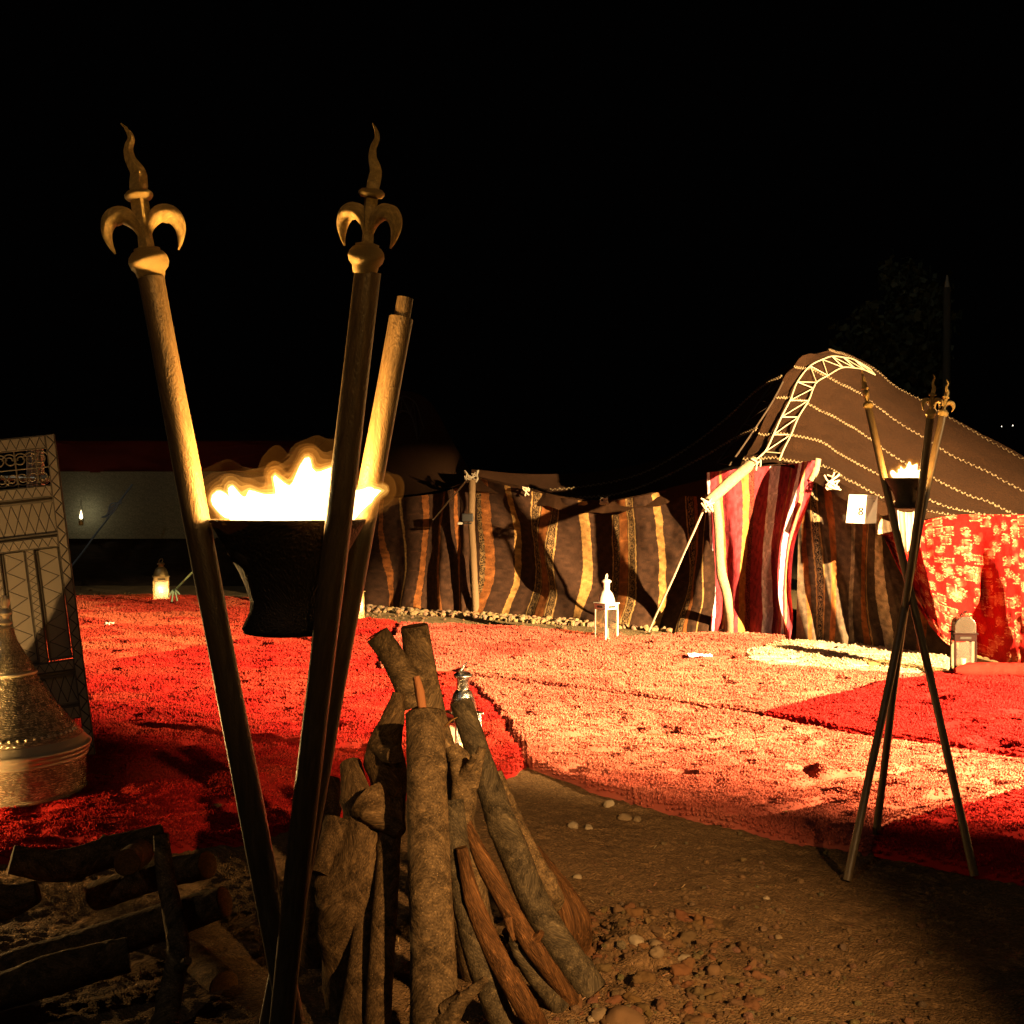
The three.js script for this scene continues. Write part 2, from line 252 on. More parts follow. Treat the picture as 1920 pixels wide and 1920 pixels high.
function rug(label, poly, colour, { base = 0.012, thick = 0.03, hump = 0.026, dens = 1.75, cell = 0.026, tuft = 0.0125 } = {}) {
  const pts = poly.map(([u, v]) => G(u, v)).map((p) => [p.x, -p.z]); let x0 = 1e9, x1 = -1e9, d0 = 1e9, d1 = -1e9, cx = 0, cd = 0;
  for (const [x, d] of pts) { x0 = Math.min(x0, x); x1 = Math.max(x1, x); d0 = Math.min(d0, d); d1 = Math.max(d1, d); cx += x / pts.length; cd += d / pts.length; }
  const edge = (x, d) => { // signed distance, positive inside
    let inside = false, m = 1e9;
    for (let i = 0, j = pts.length - 1; i < pts.length; j = i++) {
      const [ax, ad] = pts[j], [bx, bd] = pts[i]; if ((ad > d) !== (bd > d) && x < (bx - ax) * (d - ad) / (bd - ad) + ax) inside = !inside;
      const ex = bx - ax, ed = bd - ad, t = clamp(((x - ax) * ex + (d - ad) * ed) / (ex * ex + ed * ed)); m = Math.min(m, Math.hypot(x - ax - t * ex, d - ad - t * ed));
    }
    return inside ? m : -m;
  };
  const wob = (x, d) => edge(x, d) + 0.035 * fbm(x * 5 + cx, d * 5, 3, 3);
  const H = (x, d, e) => lerp(-0.03, base + thick, smooth(-0.045, 0.05, e)) + smooth(0, 0.12, e) * (hump * fbm(x * 3.1, d * 6.5, cx, 3) + 0.016 * fbm(x * 13, d * 19, 4, 2) - 0.045 * smooth(0.2, 0.5, fbm(x * 3.3 + 7, d * 7.5, 2, 2)));
  const W = Math.ceil((x1 - x0 + 0.1) / cell), D = Math.ceil((d1 - d0 + 0.1) / cell), at = new Int32Array((W + 1) * (D + 1)).fill(-1), pos = [], uv = [], col = [], idx = [], spots = [];
  const root = thing('rug', label, 'rug', V3(cx, 0, -cd), 'rugs laid over the sand before the tents');
  const vert = (i, j) => { const k = j * (W + 1) + i; if (at[k] < 0) { const x = x0 - 0.05 + i * cell, d = d0 - 0.05 + j * cell, e = wob(x, d); at[k] = pos.length / 3; pos.push(x - cx, H(x, d, e), cd - d); uv.push(x, d); const c = colour(x, d); col.push(c[0] * 0.75, c[1] * 0.75, c[2] * 0.75); } return at[k]; };
  for (let j = 0; j < D; j++) for (let i = 0; i < W; i++) {
    const x = x0 - 0.05 + (i + 0.5) * cell, d = d0 - 0.05 + (j + 0.5) * cell, e = wob(x, d); if (e < -0.05 || d < 1) continue;
    const a = vert(i, j), b = vert(i + 1, j), c = vert(i, j + 1), f = vert(i + 1, j + 1); idx.push(a, b, c, b, f, c);
    let n = dens * cell * cell * clamp(230000 / (d * d), 1500, 9500); n = Math.floor(n) + (rnd() < n % 1 ? 1 : 0);
    if (Math.abs(x / d) > 0.5) n = Math.min(n, 1);
    if (e < 0.004) n = 0; else if (e < 0.05) n *= 2;
    for (let k = 0; k < n; k++) { const px = x + rr(-0.5, 0.5) * cell, pd = d + rr(-0.5, 0.5) * cell; spots.push(px, H(px, pd, e), pd); }
  }
  const g = new THREE.BufferGeometry(); g.setAttribute('position', new THREE.Float32BufferAttribute(pos, 3)); g.setAttribute('uv', new THREE.Float32BufferAttribute(uv, 2)); g.setAttribute('color', new THREE.Float32BufferAttribute(col, 3)); g.setIndex(idx); g.computeVertexNormals();
  local('weave', g, M.rugBack, root);
  if (dens) {
    const n = spots.length / 3, im = new THREE.InstancedMesh(tuftGeo, M.pile, n), mx = new THREE.Matrix4(), q = new THREE.Quaternion(), c = new THREE.Color();
    for (let i = 0; i < n; i++) {
      const [x, y, d] = [spots[i * 3], spots[i * 3 + 1], spots[i * 3 + 2]], lean = 0.5 * noise(x * 6, d * 6, 4), s = tuft * rr(0.7, 1.35) * clamp(d / 7, 0.9, 1.5);
      q.setFromEuler(new THREE.Euler(lean + rr(-0.3, 0.3), rr(0, 6.28), 0.5 * noise(x * 6, d * 6, 9) + rr(-0.3, 0.3))); mx.compose(V3(x - cx, y - 0.004, cd - d), q, V3(s, s, s)); im.setMatrixAt(i, mx);
      const k = rr(0.8, 1.15), w = colour(x, d); im.setColorAt(i, c.setRGB(w[0] * k, w[1] * k, w[2] * k));
    }
    shadows(im); im.name = 'pile'; im.userData.kind = 'stuff'; root.add(im); rugTufts += n;
  }
  return root;
}
let rugTufts = 0;
const mixC = (a, b, t) => [lerp(a[0], b[0], t), lerp(a[1], b[1], t), lerp(a[2], b[2], t)];
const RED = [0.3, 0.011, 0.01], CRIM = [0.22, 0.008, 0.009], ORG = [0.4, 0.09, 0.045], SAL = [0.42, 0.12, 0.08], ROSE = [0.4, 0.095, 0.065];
const patch = (x, d, f, s, a = -0.1, b = 0.25) => smooth(a, b, fbm(x * f, d * f * 1.3, s, 3));
const R = {};
R.back = rug('orange and red shaggy rug at the back left by the small glowing lantern', [[90, 1124], [300, 1120], [470, 1127], [650, 1148], [655, 1168], [400, 1211], [165, 1251], [80, 1264]],
  (x, d) => mixC(RED, ORG, 0.3 + 0.6 * patch(x, d, 1.6, 3)));
R.left = rug('large deep red shaggy rug spread from the brass tagine to the log pile', [[40, 1272], [165, 1256], [400, 1216], [690, 1164], [745, 1172], [700, 1264], [862, 1272], [928, 1335], [990, 1440], [910, 1473], [760, 1500], [560, 1552], [467, 1581], [323, 1598], [140, 1612], [-60, 1626], [-160, 1300]],
  (x, d) => mixC(RED, mixC(RED, ORG, 0.3), clamp(0.6 * patch(x, d, 1.4, 7) + 0.3 * patch(x, d, 9, 5))), { hump: 0.042 });
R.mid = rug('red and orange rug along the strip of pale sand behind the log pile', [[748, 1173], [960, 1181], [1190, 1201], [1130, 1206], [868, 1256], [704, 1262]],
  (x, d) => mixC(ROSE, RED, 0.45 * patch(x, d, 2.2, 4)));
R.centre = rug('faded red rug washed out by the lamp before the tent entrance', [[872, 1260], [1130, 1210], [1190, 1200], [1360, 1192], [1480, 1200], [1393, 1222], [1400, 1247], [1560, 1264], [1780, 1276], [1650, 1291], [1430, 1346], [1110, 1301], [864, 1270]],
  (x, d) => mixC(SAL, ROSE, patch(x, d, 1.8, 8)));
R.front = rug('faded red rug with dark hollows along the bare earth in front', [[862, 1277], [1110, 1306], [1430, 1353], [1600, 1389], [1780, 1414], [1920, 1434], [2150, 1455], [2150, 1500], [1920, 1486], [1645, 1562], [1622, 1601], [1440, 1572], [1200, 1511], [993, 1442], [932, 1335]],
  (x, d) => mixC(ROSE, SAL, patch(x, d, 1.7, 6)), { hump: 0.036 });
R.right = rug('bright red rug with a rolled back edge beside the right hand lantern', [[1432, 1349], [1650, 1293], [1770, 1274], [1920, 1271], [2150, 1273], [2150, 1452], [1920, 1431], [1780, 1411], [1600, 1386]],
  (x, d) => mixC(RED, CRIM, 0.5 * patch(x, d, 2, 2)), { base: 0.02, thick: 0.04 });
R.corner = rug('red rug lying in shade behind the feet of the far torch', [[1645, 1566], [1920, 1488], [2150, 1504], [2150, 1720], [1920, 1658], [1640, 1606]],
  (x, d) => mixC(RED, CRIM, 0.3 * patch(x, d, 2, 2)), { base: 0.016, dens: 0.8 });
rug('pale cream mat lying in the brightest light before the tent', [[1397, 1223], [1470, 1204], [1600, 1210], [1700, 1222], [1788, 1238], [1792, 1271], [1560, 1261], [1402, 1246]],
  (x, d) => mixC([0.5, 0.38, 0.25], [0.58, 0.46, 0.32], patch(x, d, 4, 2)), { dens: 0.4, thick: 0.02, hump: 0.015, tuft: 0.01 });
{ // the rolled edge of the right hand rug
  const a = [[1790, 1281], [1830, 1279], [1880, 1279], [1930, 1280], [2010, 1283], [2120, 1286]].map(([u, v]) => { const p = G(u, v); p.y = 0.1; return p; });
  part('rolled_edge', sweep(a, (t) => 0.045 * smooth(-0.05, 0.12, t) + 0.008, { n: 90, k: 14, lump: (p) => 1 + 0.25 * fbm(p.x * 22, p.y * 22, p.z * 22, 3) }), std('red wool roll', [0.36, 0.017, 0.012], { roughness: 1, bumpMap: rep(grainB, 12, 12), bumpScale: 0.01 }), R.right);
}
console.log('tufts', rugTufts);

// ---------- fire torches: three lashed poles that hold an iron bowl ----------
const arc = (pts) => pts.map(([x, y, z = 0]) => V3(x, y, z));
function finialPieces() { // local: y along the pole, the fleur in the xy plane, base at 0; metres
  const k = 1 / 1698;
  const knob = lathe([[20, -2], [24, 0], [26, 8], [27, 14], [34, 22], [37, 32], [35, 42], [29, 50], [24, 53], [24, 57], [14, 60], [0, 61]].map(([x, y]) => [x * k, y * k]), 24);
  const stem = sweep(arc([[0, 56], [0, 90], [0, 130], [0, 152]].map(([x, y]) => [x * k, y * k])), [15 * k, 13 * k, 17 * k, 16 * k], { n: 8, k: 4 }).toNonIndexed(); stem.computeVertexNormals();
  const collar = lathe([[12, 148], [22, 150], [26, 155], [26, 160], [21, 165], [12, 167]].map(([x, y]) => [x * k, y * k]), 20);
  const blade = sweep(arc([[0, 160], [3, 180], [5, 200], [-5, 225], [-6, 245], [2, 265], [-3, 280], [-13, 294]].map(([x, y]) => [x * k, y * k])), (t) => (18.5 - 17.5 * t ** 1.7) * k * (1 + 0.1 * Math.sin(t * 9)), { n: 28, k: 4, flat: 0.85 }).toNonIndexed(); blade.computeVertexNormals();
  const scroll = (s) => sweep(arc([[s * 4, 78], [s * 14, 104], [s * 34, 122], [s * 56, 116], [s * 66, 94], [s * 63, 68], [s * 57, 52]].map(([x, y]) => [x * k, y * k])), (t) => (t < 0.5 ? lerp(9, 23, smooth(0, 0.45, t)) : lerp(23, 2, (t - 0.5) * 2)) * k, { n: 34, k: 10, flat: 0.75 });
  return { knob, stem, collar, blade, scrolls: [scroll(-1), scroll(1)] };
}
const FIN = finialPieces();
// fire: the luminous body and the thinner, cooler veils of gas round it, all cut from one field of tongues (units: metres round the rim's middle)
const TONGUES = [[-62, -14, 8, 84, -22, -6, 24, 26], [-84, 2, 4, 52, 18, 0, 20, 42], [40, 16, 4, 96, 84, 2, 40, 3], [-134, 30, 6, -66, 4, 2, 9, 18], [76, 14, -6, 142, 34, -14, 30, 9], [120, 30, -12, 176, 46, -18, 10, 3], [0, 20, -20, -30, 66, -22, 24, 2], [-40, 8, 22, -66, 44, 26, 20, 2], [30, 5, 30, 26, 40, 34, 24, 6], [-70, 6, 70, 40, 8, 84, 20, 20], [-78, 4, 40, -98, 46, 40, 18, 2], [16, 26, 0, 34, 92, -6, 28, 2]].map((t) => t.map((x) => x / 1698));
const FLAME_SHELLS = (() => {
  const R = 76, S = 0.165, f = new Float32Array(R * R * R), v = V3();
  for (let k = 0; k < R; k++) for (let j = 0; j < R; j++) for (let i = 0; i < R; i++) {
    const x = ((i - R / 2) / (R / 2)) * S, y = ((j - R / 2) / (R / 2)) * S, z = ((k - R / 2) / (R / 2)) * S; let d = 1, e = 0;
    for (const [ax, ay, az, bx, by, bz, r0, r1] of TONGUES) { const dx = bx - ax, dy = by - ay, dz = bz - az, t = clamp(((x - ax) * dx + (y - ay) * dy + (z - az) * dz) / (dx * dx + dy * dy + dz * dz)); e += Math.exp(-260 * (Math.hypot(x - ax - t * dx, y - ay - t * dy, z - az - t * dz) - lerp(r0, r1, t))); }
    d = -Math.log(e) / 260; f[(k * R + j) * R + i] = d + 0.006 * noise(x * 55, y * 26, z * 55) + 1.6 * Math.max(0, -0.004 - y) * smooth(0.05, 0.09, Math.hypot(x, z));
  }
  return [0, 0.0016, 0.0036, 0.006, 0.0088, 0.012, 0.0155, 0.0195].map((grow, s) => {
    const mc = new MarchingCubes(R, M.iron, false, false, 120000); for (let i = 0; i < f.length; i++) { const x = i % R, y = Math.floor(i / R) % R, z = Math.floor(i / R / R); mc.field[i] = (grow * (1 + 0.45 * noise(x * 0.17 + s * 9.3, y * 0.09 + s, z * 0.17)) - f[i]) * 1000; } mc.isolation = 0; mc.update();
    const n = mc.count, g = new THREE.BufferGeometry(); g.setAttribute('position', new THREE.BufferAttribute(mc.positionArray.slice(0, n * 3), 3)); g.setAttribute('normal', new THREE.BufferAttribute(mc.normalArray.slice(0, n * 3), 3)); g.scale(S, S, S);
    g.deleteAttribute('normal'); const m = mergeVertices(g, 1e-5); m.computeVertexNormals(); return m;
  });
})();
M.flame = std('flame', [0.02, 0.01, 0], { emissive: rgbm([1, 0.7, 0.28]), emissiveIntensity: 13, roughness: 1 });
const VEILS = [0.18, 0.13, 0.09, 0.06, 0.042, 0.03, 0.02].map((o, i) => { const k = i / 6, e = 0.008 * 2.3 ** (6 - i) / (2 * o); return std('flame veil ' + i, [0.01, 0.005, 0], { emissive: rgbm([1, lerp(0.6, 0.2, k ** 0.7), lerp(0.13, 0.012, k ** 0.5)]), emissiveIntensity: e, roughness: 1, transparent: true, opacity: o, depthWrite: false }); });
function torch(label, poles, bowlAt, s, flameW, intensity, flameTurn = 0) {
  const base = bowlAt.clone(); base.y = 0;
  const root = thing('fire_torch', label, 'torch', base);
  for (const { foot, top, r, finial, twist = 0, stub, size = 1 } of poles) {
    const dir = top.clone().sub(foot).normalize(), side = V3(dir.z, 0.1, -dir.x).normalize();
    const mid = (t) => foot.clone().lerp(top, t).addScaledVector(side, 0.004 * Math.sin(t * 8 + r * 900));
    const pm = part('pole', sweep([0, 0.2, 0.4, 0.6, 0.8, 1].map(mid), (t) => r * (1.02 - 0.05 * t) * (1 + 0.02 * Math.sin(t * 31)), { n: 40, k: 18, lump: (p) => 1 + 0.03 * noise(p.x * 30, p.y * 14, p.z * 30) }), M.pole, root);
    if (finial) {
      const f = local('finial', FIN.knob, M.gilt, root);
      f.position.copy(top).sub(base); f.scale.setScalar(s * size);
      dir.lerp(V3(0, 1, 0), 0.2).normalize(); const z = V3(Math.sin(twist), 0, Math.cos(twist)), x = dir.clone().cross(z).normalize(); z.copy(x).cross(dir);
      f.quaternion.setFromRotationMatrix(new THREE.Matrix4().makeBasis(x, dir, z));
      local('stem', FIN.stem, M.gilt, f); local('collar', FIN.collar, M.gilt, f); local('blade', FIN.blade, M.gilt, f); for (const g of FIN.scrolls) local('scroll', g, M.gilt, f);
    }
    if (stub) part('tenon', sweep([top.clone().addScaledVector(dir, -0.002), top.clone().addScaledVector(dir, stub)], r * 0.68, { n: 3, k: 16, lump: (p) => 1 + 0.06 * noise(p.x * 90, p.y * 90, p.z * 90) }), M.pole, root);
  }
  const k = s / 1698, prof = [[0, 0], [70, 0], [83, 3], [86, 12], [80, 24], [72, 42], [71, 62], [79, 88], [92, 118], [110, 150], [128, 182], [141, 205], [145, 212], [142, 215], [134, 208], [116, 170], [96, 140], [60, 110], [0, 100]].map(([x, y]) => [x * k, y * k]);
  const bowl = lathe(prof, 56); bowl.translate(bowlAt.x, bowlAt.y - 212 * k, bowlAt.z);
  part('bowl', bowl, M.iron, root);
  const emb = []; for (let i = 0; i < 16; i++) { const a = rr(0, 6.28), q = Math.sqrt(rnd()) * 0.055 * s; emb.push(new THREE.IcosahedronGeometry(rr(0.012, 0.02) * s, 1).translate(bowlAt.x + Math.cos(a) * q, bowlAt.y - 0.035 * s, bowlAt.z + Math.sin(a) * q)); }
  part('fuel', emb, std('charred fuel', [0.03, 0.025, 0.02]), root);
  const fl = local('flame', FLAME_SHELLS[0], M.flame, root); fl.position.copy(bowlAt).sub(base).add(V3(0, 0.002, 0)); fl.scale.set(flameW, flameW * 1.18, flameW); fl.rotation.y = flameTurn;
  VEILS.forEach((m, i) => local('flame_veil', FLAME_SHELLS[i + 1], m, fl));
  const L = new THREE.PointLight(rgbm(FLAME_RGB), intensity, 0, 2); L.position.copy(bowlAt).add(V3(0.01, 0.012 * s, 0)); L.castShadow = true; L.shadow.radius = 1.6; L.name = 'torch_light'; scene.add(L);
  return root;
}
{
  const ext = (a, b, y) => a.clone().lerp(b, (y - a.y) / (b.y - a.y)); // along a line to a height
  // near torch
  const lTop = P(284, 524, 1.3), lLow = P(494, 1640, 1.31), mTop = P(684, 512, 1.165), mLow = P(562, 1640, 1.265), pTop = P(753, 598, 1.37), pLow = P(560, 1640, 1.345);
  torch('large fire torch in the foreground whose third pole has lost its finial', [
    { foot: ext(lTop, lLow, 0), top: lTop, r: 0.0148, finial: true, twist: 0.35 },
    { foot: ext(mTop, mLow, 0), top: mTop, r: 0.0138, finial: true, twist: -0.5, size: 0.83 },
    { foot: ext(pTop, pLow, 0), top: pTop, r: 0.0142, stub: 0.025 },
  ], P(541, 976, 1.3), 1, 1, TORCH_I);
  // far torch
  const l1 = G(1828, 1642), m1 = G(1640, 1572), r1 = G(1590, 1652);
  torch('small fire torch standing far right before the tent, all three finials in place', [
    { foot: l1, top: P(1629, 768, 4.86), r: 0.0155, finial: true, twist: 1.25 },
    { foot: m1, top: P(1744, 784, 4.5), r: 0.0155, finial: true, twist: 0.25 },
    { foot: r1, top: P(1767, 783, 4.92), r: 0.0155, finial: true, twist: -0.15 },
  ], P(1699, 897, 4.7), 0.97, 0.95, TORCH2_I, 0.4);
}
function rope(name, label, a, b, r, m, sag = 0, parent) {
  const pts = [0, 0.25, 0.5, 0.75, 1].map((t) => a.clone().lerp(b, t).add(V3(0, -sag * 4 * t * (1 - t), 0)));
  return part(name, sweep(pts, r, { n: 40, k: 6, lump: (p, t, q) => 1 + 0.2 * Math.sin(t * a.distanceTo(b) * 260 + q) }), m, parent, label);
}
M.rope = std('pale rope', [0.5, 0.43, 0.32], { roughness: 0.95 });
M.wood = std('bare pale wood', [0.55, 0.42, 0.26], { map: rep(grainT, 6, 3), bumpMap: rep(barkB, 4, 2), bumpScale: 0.004, roughness: 0.8 });

// ---------- the striped tent ----------
function stripes(px0, px1, bands, ground, h = 64, W = 1024) { // woven warp stripes: [from, to, colour, speckle]
  return tex(W, h, (x, y) => {
    const u = px0 + (px1 - px0) * (x / W) + 0.8 * noise(x / 9, y / 7, 3); let c = ground.slice(); const n = 0.8 + 0.35 * hash(x, y, 3) + 0.2 * noise(x / 14, y / 9, 8);
    for (const [a, b, k, sp] of bands) if (u >= a && u < b) c = sp && (hash(Math.floor(x / 2), Math.floor(y / 2), 7) < sp) ? [c[0] * 0.4, c[1] * 0.4, c[2] * 0.4] : k;
    return [c[0] * n, c[1] * n, c[2] * n];
  });
}
const YEL = [0.6, 0.46, 0.27], OCH = [0.52, 0.32, 0.17], BRO = [0.5, 0.4, 0.27], DK = [0.225, 0.155, 0.115], BLK = [0.32, 0.27, 0.22], EDGE = [0.6, 0.48, 0.3];
const wallT = stripes(880, 1340, [
  [886, 893, BRO, 0.35], [893, 905, OCH], [931, 940, YEL], [968, 971, EDGE], [973, 984, BRO, 0.4], [985, 988, EDGE], [990, 1012, OCH], [1013, 1016, EDGE], [1018, 1028, BRO, 0.4], [1029, 1032, EDGE],
  [1070, 1085, YEL], [1122, 1125, EDGE], [1127, 1138, BRO, 0.4], [1139, 1158, OCH], [1159, 1162, EDGE], [1163, 1172, BRO, 0.4], [1173, 1176, EDGE], [1212, 1223, YEL], [1266, 1269, EDGE], [1271, 1282, BRO, 0.4], [1283, 1290, OCH], [1312, 1315, EDGE]], DK);
const darkT = stripes(1500, 1960, [[1518, 1529, OCH], [1540, 1543, EDGE], [1545, 1556, [0.5, 0.44, 0.34], 0.45], [1557, 1560, EDGE], [1576, 1590, OCH], [1628, 1640, [0.55, 0.5, 0.42]], [1662, 1674, OCH], [1676, 1679, EDGE], [1700, 1722, [0.75, 0.68, 0.55]], [1770, 1785, OCH], [1850, 1865, YEL]], BLK);
const redT = stripes(1325, 1540, [[1327, 1334, [0.9, 0.86, 0.92]], [1356, 1362, [0.66, 0.5, 0.3]], [1394, 1404, [0.66, 0.47, 0.25]], [1405, 1412, [0.5, 0.25, 0.2], 0.4], [1436, 1456, [0.9, 0.86, 0.92]], [1478, 1482, [0.6, 0.4, 0.25]], [1497, 1509, [0.9, 0.86, 0.92]], [1516, 1522, [0.75, 0.5, 0.35]]], [0.56, 0.2, 0.235]);
for (const t of [wallT, darkT, redT]) { t.wrapS = THREE.ClampToEdgeWrapping; t.repeat.set(1, 6); }
const cloth = (name, map, o = {}) => std(name, [1, 1, 1], { map, roughness: 1, bumpMap: rep(weaveB, 10, 14), bumpScale: 0.004, ...dbl, ...o });
M.wallCloth = cloth('brown striped tent cloth', wallT); M.darkCloth = cloth('black striped tent cloth', darkT); M.redCloth = cloth('crimson striped cloth', redT);
const roofT = tex(512, 512, (x, y) => { const n = 0.72 + 0.3 * tileN(x, y, 512, 512, 120, 120, 5) + 0.35 * (hash(x, y, 4) - 0.5); return [0.31 * n, 0.2 * n, 0.12 * n]; });
M.roof = std('dark woven goat hair', [1, 1, 1], { map: rep(roofT, 6, 4), bumpMap: rep(weaveB, 60, 40), bumpScale: 0.01, roughness: 1, ...dbl });
M.stitch = std('pale stitching cord', [0.2, 0.145, 0.085], { roughness: 1 });
M.rust = std('dimmed arch steel', [0.05, 0.035, 0.025], { roughness: 0.8 }); M.arch = std('pale painted steel', [0.4, 0.36, 0.25], { roughness: 0.55 });  // the darker one is the arch steel dimmed for the unlit arches

const PD = (l) => l.map(([u, v, d]) => P(u, v, d)), GD = (l) => l.map(([u, v, h = 0]) => G(u, v, h));
function drape(top, bot, { nu = 140, nv = 60, out = V3(-0.45, 0, 0.9), fold = () => 0, u = (s) => s } = {}) {
  const T = along(top), B = along(bot);
  return grid(nu, nv, (s, t) => { const p = T(s).lerp(B(s), t); p.addScaledVector(out, fold(s, t, p)); return [p, u(s, t), 1 - t]; });
}
function coons(T, B, L, Rr) { return (s, t) => { const a = T(s).lerp(B(s), t), b = L(t).lerp(Rr(t), s), c = T(0).multiplyScalar((1 - s) * (1 - t)).add(T(1).multiplyScalar(s * (1 - t))).add(B(0).multiplyScalar((1 - s) * t)).add(B(1).multiplyScalar(s * t)); return a.add(b).sub(c); }; }
const TENT = G(1420, 1190);
const tent = thing('tent', 'large dark striped nomad tent with lattice ridge arch and red entrance', 'tent', TENT);
{
  // roof: right slope and left slope meet in the rounded ridge
  const L = along(PD([[1560, 657, 14.5], [1505, 671, 13.9], [1474, 702, 13.5], [1450, 750, 13.1], [1430, 795, 12.8], [1402, 848, 12.4], [1385, 881, 12.2]]));
  const T = along(PD([[1560, 657, 14.5], [1595, 663, 14.8], [1640, 690, 15.1], [1700, 735, 15.1], [1800, 791, 14.6], [1920, 853, 13.8], [2080, 915, 12.8]]));
  const B = along(PD([[1385, 881, 12.2], [1460, 870, 11.95], [1535, 884, 11.75], [1590, 915, 11.35], [1690, 952, 11.05], [1800, 967, 10.9], [1920, 966, 10.8], [2080, 961, 10.65]]));
  const Re = along([T(1), T(1).lerp(B(1), 0.5).add(V3(0, -0.1, 0)), B(1)]);
  const rs = coons(T, B, L, Re), sagR = (s, t, p) => p.add(V3(0, -0.35 * Math.sin(t * Math.PI) * s + 0.045 * fbm(s * 9, t * 12, 3), 0.02 * fbm(s * 26, t * 30, 6)));
  const roofR = (s, t) => sagR(s, t, rs(s, t));
  part('roof', [grid(150, 70, (s, t) => [roofR(s, t), s, t])], M.roof, tent);
  const T2 = along(PD([[1560, 657, 14.5], [1500, 680, 14.9], [1430, 742, 15.5], [1345, 808, 16], [1245, 858, 16.2], [1120, 884, 16.2], [1000, 889, 16], [884, 880, 15.1]]));
  const B2 = along(PD([[1385, 881, 12.2], [1340, 893, 12.45], [1280, 908, 12.75], [1200, 928, 13.15], [1130, 938, 13.5], [1050, 930, 13.9], [990, 915, 14.3], [884, 890, 14.9]]));
  const L2 = along([T2(1), T2(1).lerp(B2(1), 0.5), B2(1)]);
  const ls = coons(T2, B2, L, L2), roofL = (s, t) => ls(s, t).add(V3(0, -0.25 * Math.sin(t * Math.PI) * s, 0));
  part('roof', [grid(110, 50, (s, t) => [roofL(s, t), s, t])], M.roof, tent);
  // hem flap hanging over the wall
  const H2 = (s) => B2(s), hem = (f, n, h, s0) => grid(n, 6, (s, t) => { const p = f(s); return [p.add(V3(-0.04 * t, -h(s) * t + 0.0, 0.06 + 0.02 * fbm(s * 40, t, s0))), s, 0.9 + t * 0.1]; });
  part('hem', [hem(H2, 120, (s) => 0.16 + 0.02 * Math.sin(s * 40), 2)], M.roof, tent);
  part('hem', [hem(B, 120, (s) => 0.1 * smooth(0.18, 0.3, s) + 0.02, 5)], M.roof, tent);
  // stitched seams
  const seam = (f, a, b, r = 0.011, n = 150) => {
    const bits = []; let q = f(a);
    for (let i = 1; i <= n; i++) { const p = f(lerp(a, b, i / n)), e = p.clone().lerp(q, 0.35), up = V3(0, 0.02 * (i % 2 ? 1 : -0.4), 0.02); bits.push(bar(q.clone().add(V3(0, 0.006, 0.02)), e.add(up), r * rr(0.6, 1.3), 4)); q = p; }
    return bits;
  };
  for (const [t, w] of [[0.02, 0.006], [0.25, 0.009], [0.48, 0.01], [0.72, 0.01], [0.93, 0.009]]) part('seam_cord', seam((x) => roofR(x, t + 0.015 * Math.sin(x * 9)), 0, 1, w), M.stitch, tent);
  for (const t of [0.35, 0.7]) part('seam_cord', seam((x) => roofL(x, t).add(V3(0, 0.02, 0.02)), 0.02, 0.97, 0.008), M.stitch, tent);
  // lattice arches lying on the roof
  const caster = new THREE.Raycaster(), roofs = tent.children.filter((c) => c.name === 'roof'); tent.updateMatrixWorld(true);
  const onRoof = (u, v, lift = 0.07, d = 12) => { const r = ray(u, v).normalize(); caster.set(camera.position, r); const h = caster.intersectObjects(roofs)[0]; return h ? h.point.addScaledVector(r, -lift) : P(u, v, d); };
  const A = [[1416, 863], [1434, 847], [1450, 815], [1465, 782], [1481, 751], [1495, 716], [1519, 686], [1542, 674], [1560, 668], [1581, 670], [1603, 675], [1633, 693]];
  const C = [[1460, 869], [1466, 850], [1483, 815], [1497, 782], [1516, 751], [1525, 728], [1531, 717], [1552, 704], [1581, 689], [1603, 690], [1622, 694], [1641, 703]];
  const a = A.map(([u, v]) => onRoof(u, v)), c = C.map(([u, v]) => onRoof(u, v)), arch = part('lattice_arch', sweep(a, 0.0095, { n: 60, k: 6 }), M.arch, tent); part('arch_rail', sweep(c, 0.0095, { n: 60, k: 6 }), M.arch, arch);
  for (let i = 1; i < a.length; i++) { part('lattice_bar', bar(a[i], c[i], 0.0065), M.arch, arch); if (i < a.length - 1) part('lattice_bar', bar(a[i], c[i + 1], 0.0065), M.arch, arch); }
  const E = [[1345, 868], [1368, 835], [1395, 795], [1425, 752], [1452, 712]], F = [[1368, 872], [1392, 838], [1418, 800], [1446, 757], [1468, 716]], e = E.map(([u, v]) => onRoof(u, v, 0.05)), f = F.map(([u, v]) => onRoof(u, v, 0.05));
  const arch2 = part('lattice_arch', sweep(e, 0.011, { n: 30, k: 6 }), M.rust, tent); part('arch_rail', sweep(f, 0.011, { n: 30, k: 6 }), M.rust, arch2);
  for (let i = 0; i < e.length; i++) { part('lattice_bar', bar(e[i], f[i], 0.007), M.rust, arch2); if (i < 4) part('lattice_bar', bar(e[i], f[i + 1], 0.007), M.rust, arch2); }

  // walls
  const wTop = PD([[886, 893, 14.85], [990, 918, 14.25], [1050, 933, 13.85], [1130, 941, 13.45], [1200, 931, 13.1], [1280, 911, 12.7], [1338, 893, 12.4]]);
  const wBot = GD([[890, 1147], [985, 1154], [1050, 1160], [1130, 1168], [1200, 1176], [1278, 1184], [1338, 1190]]);
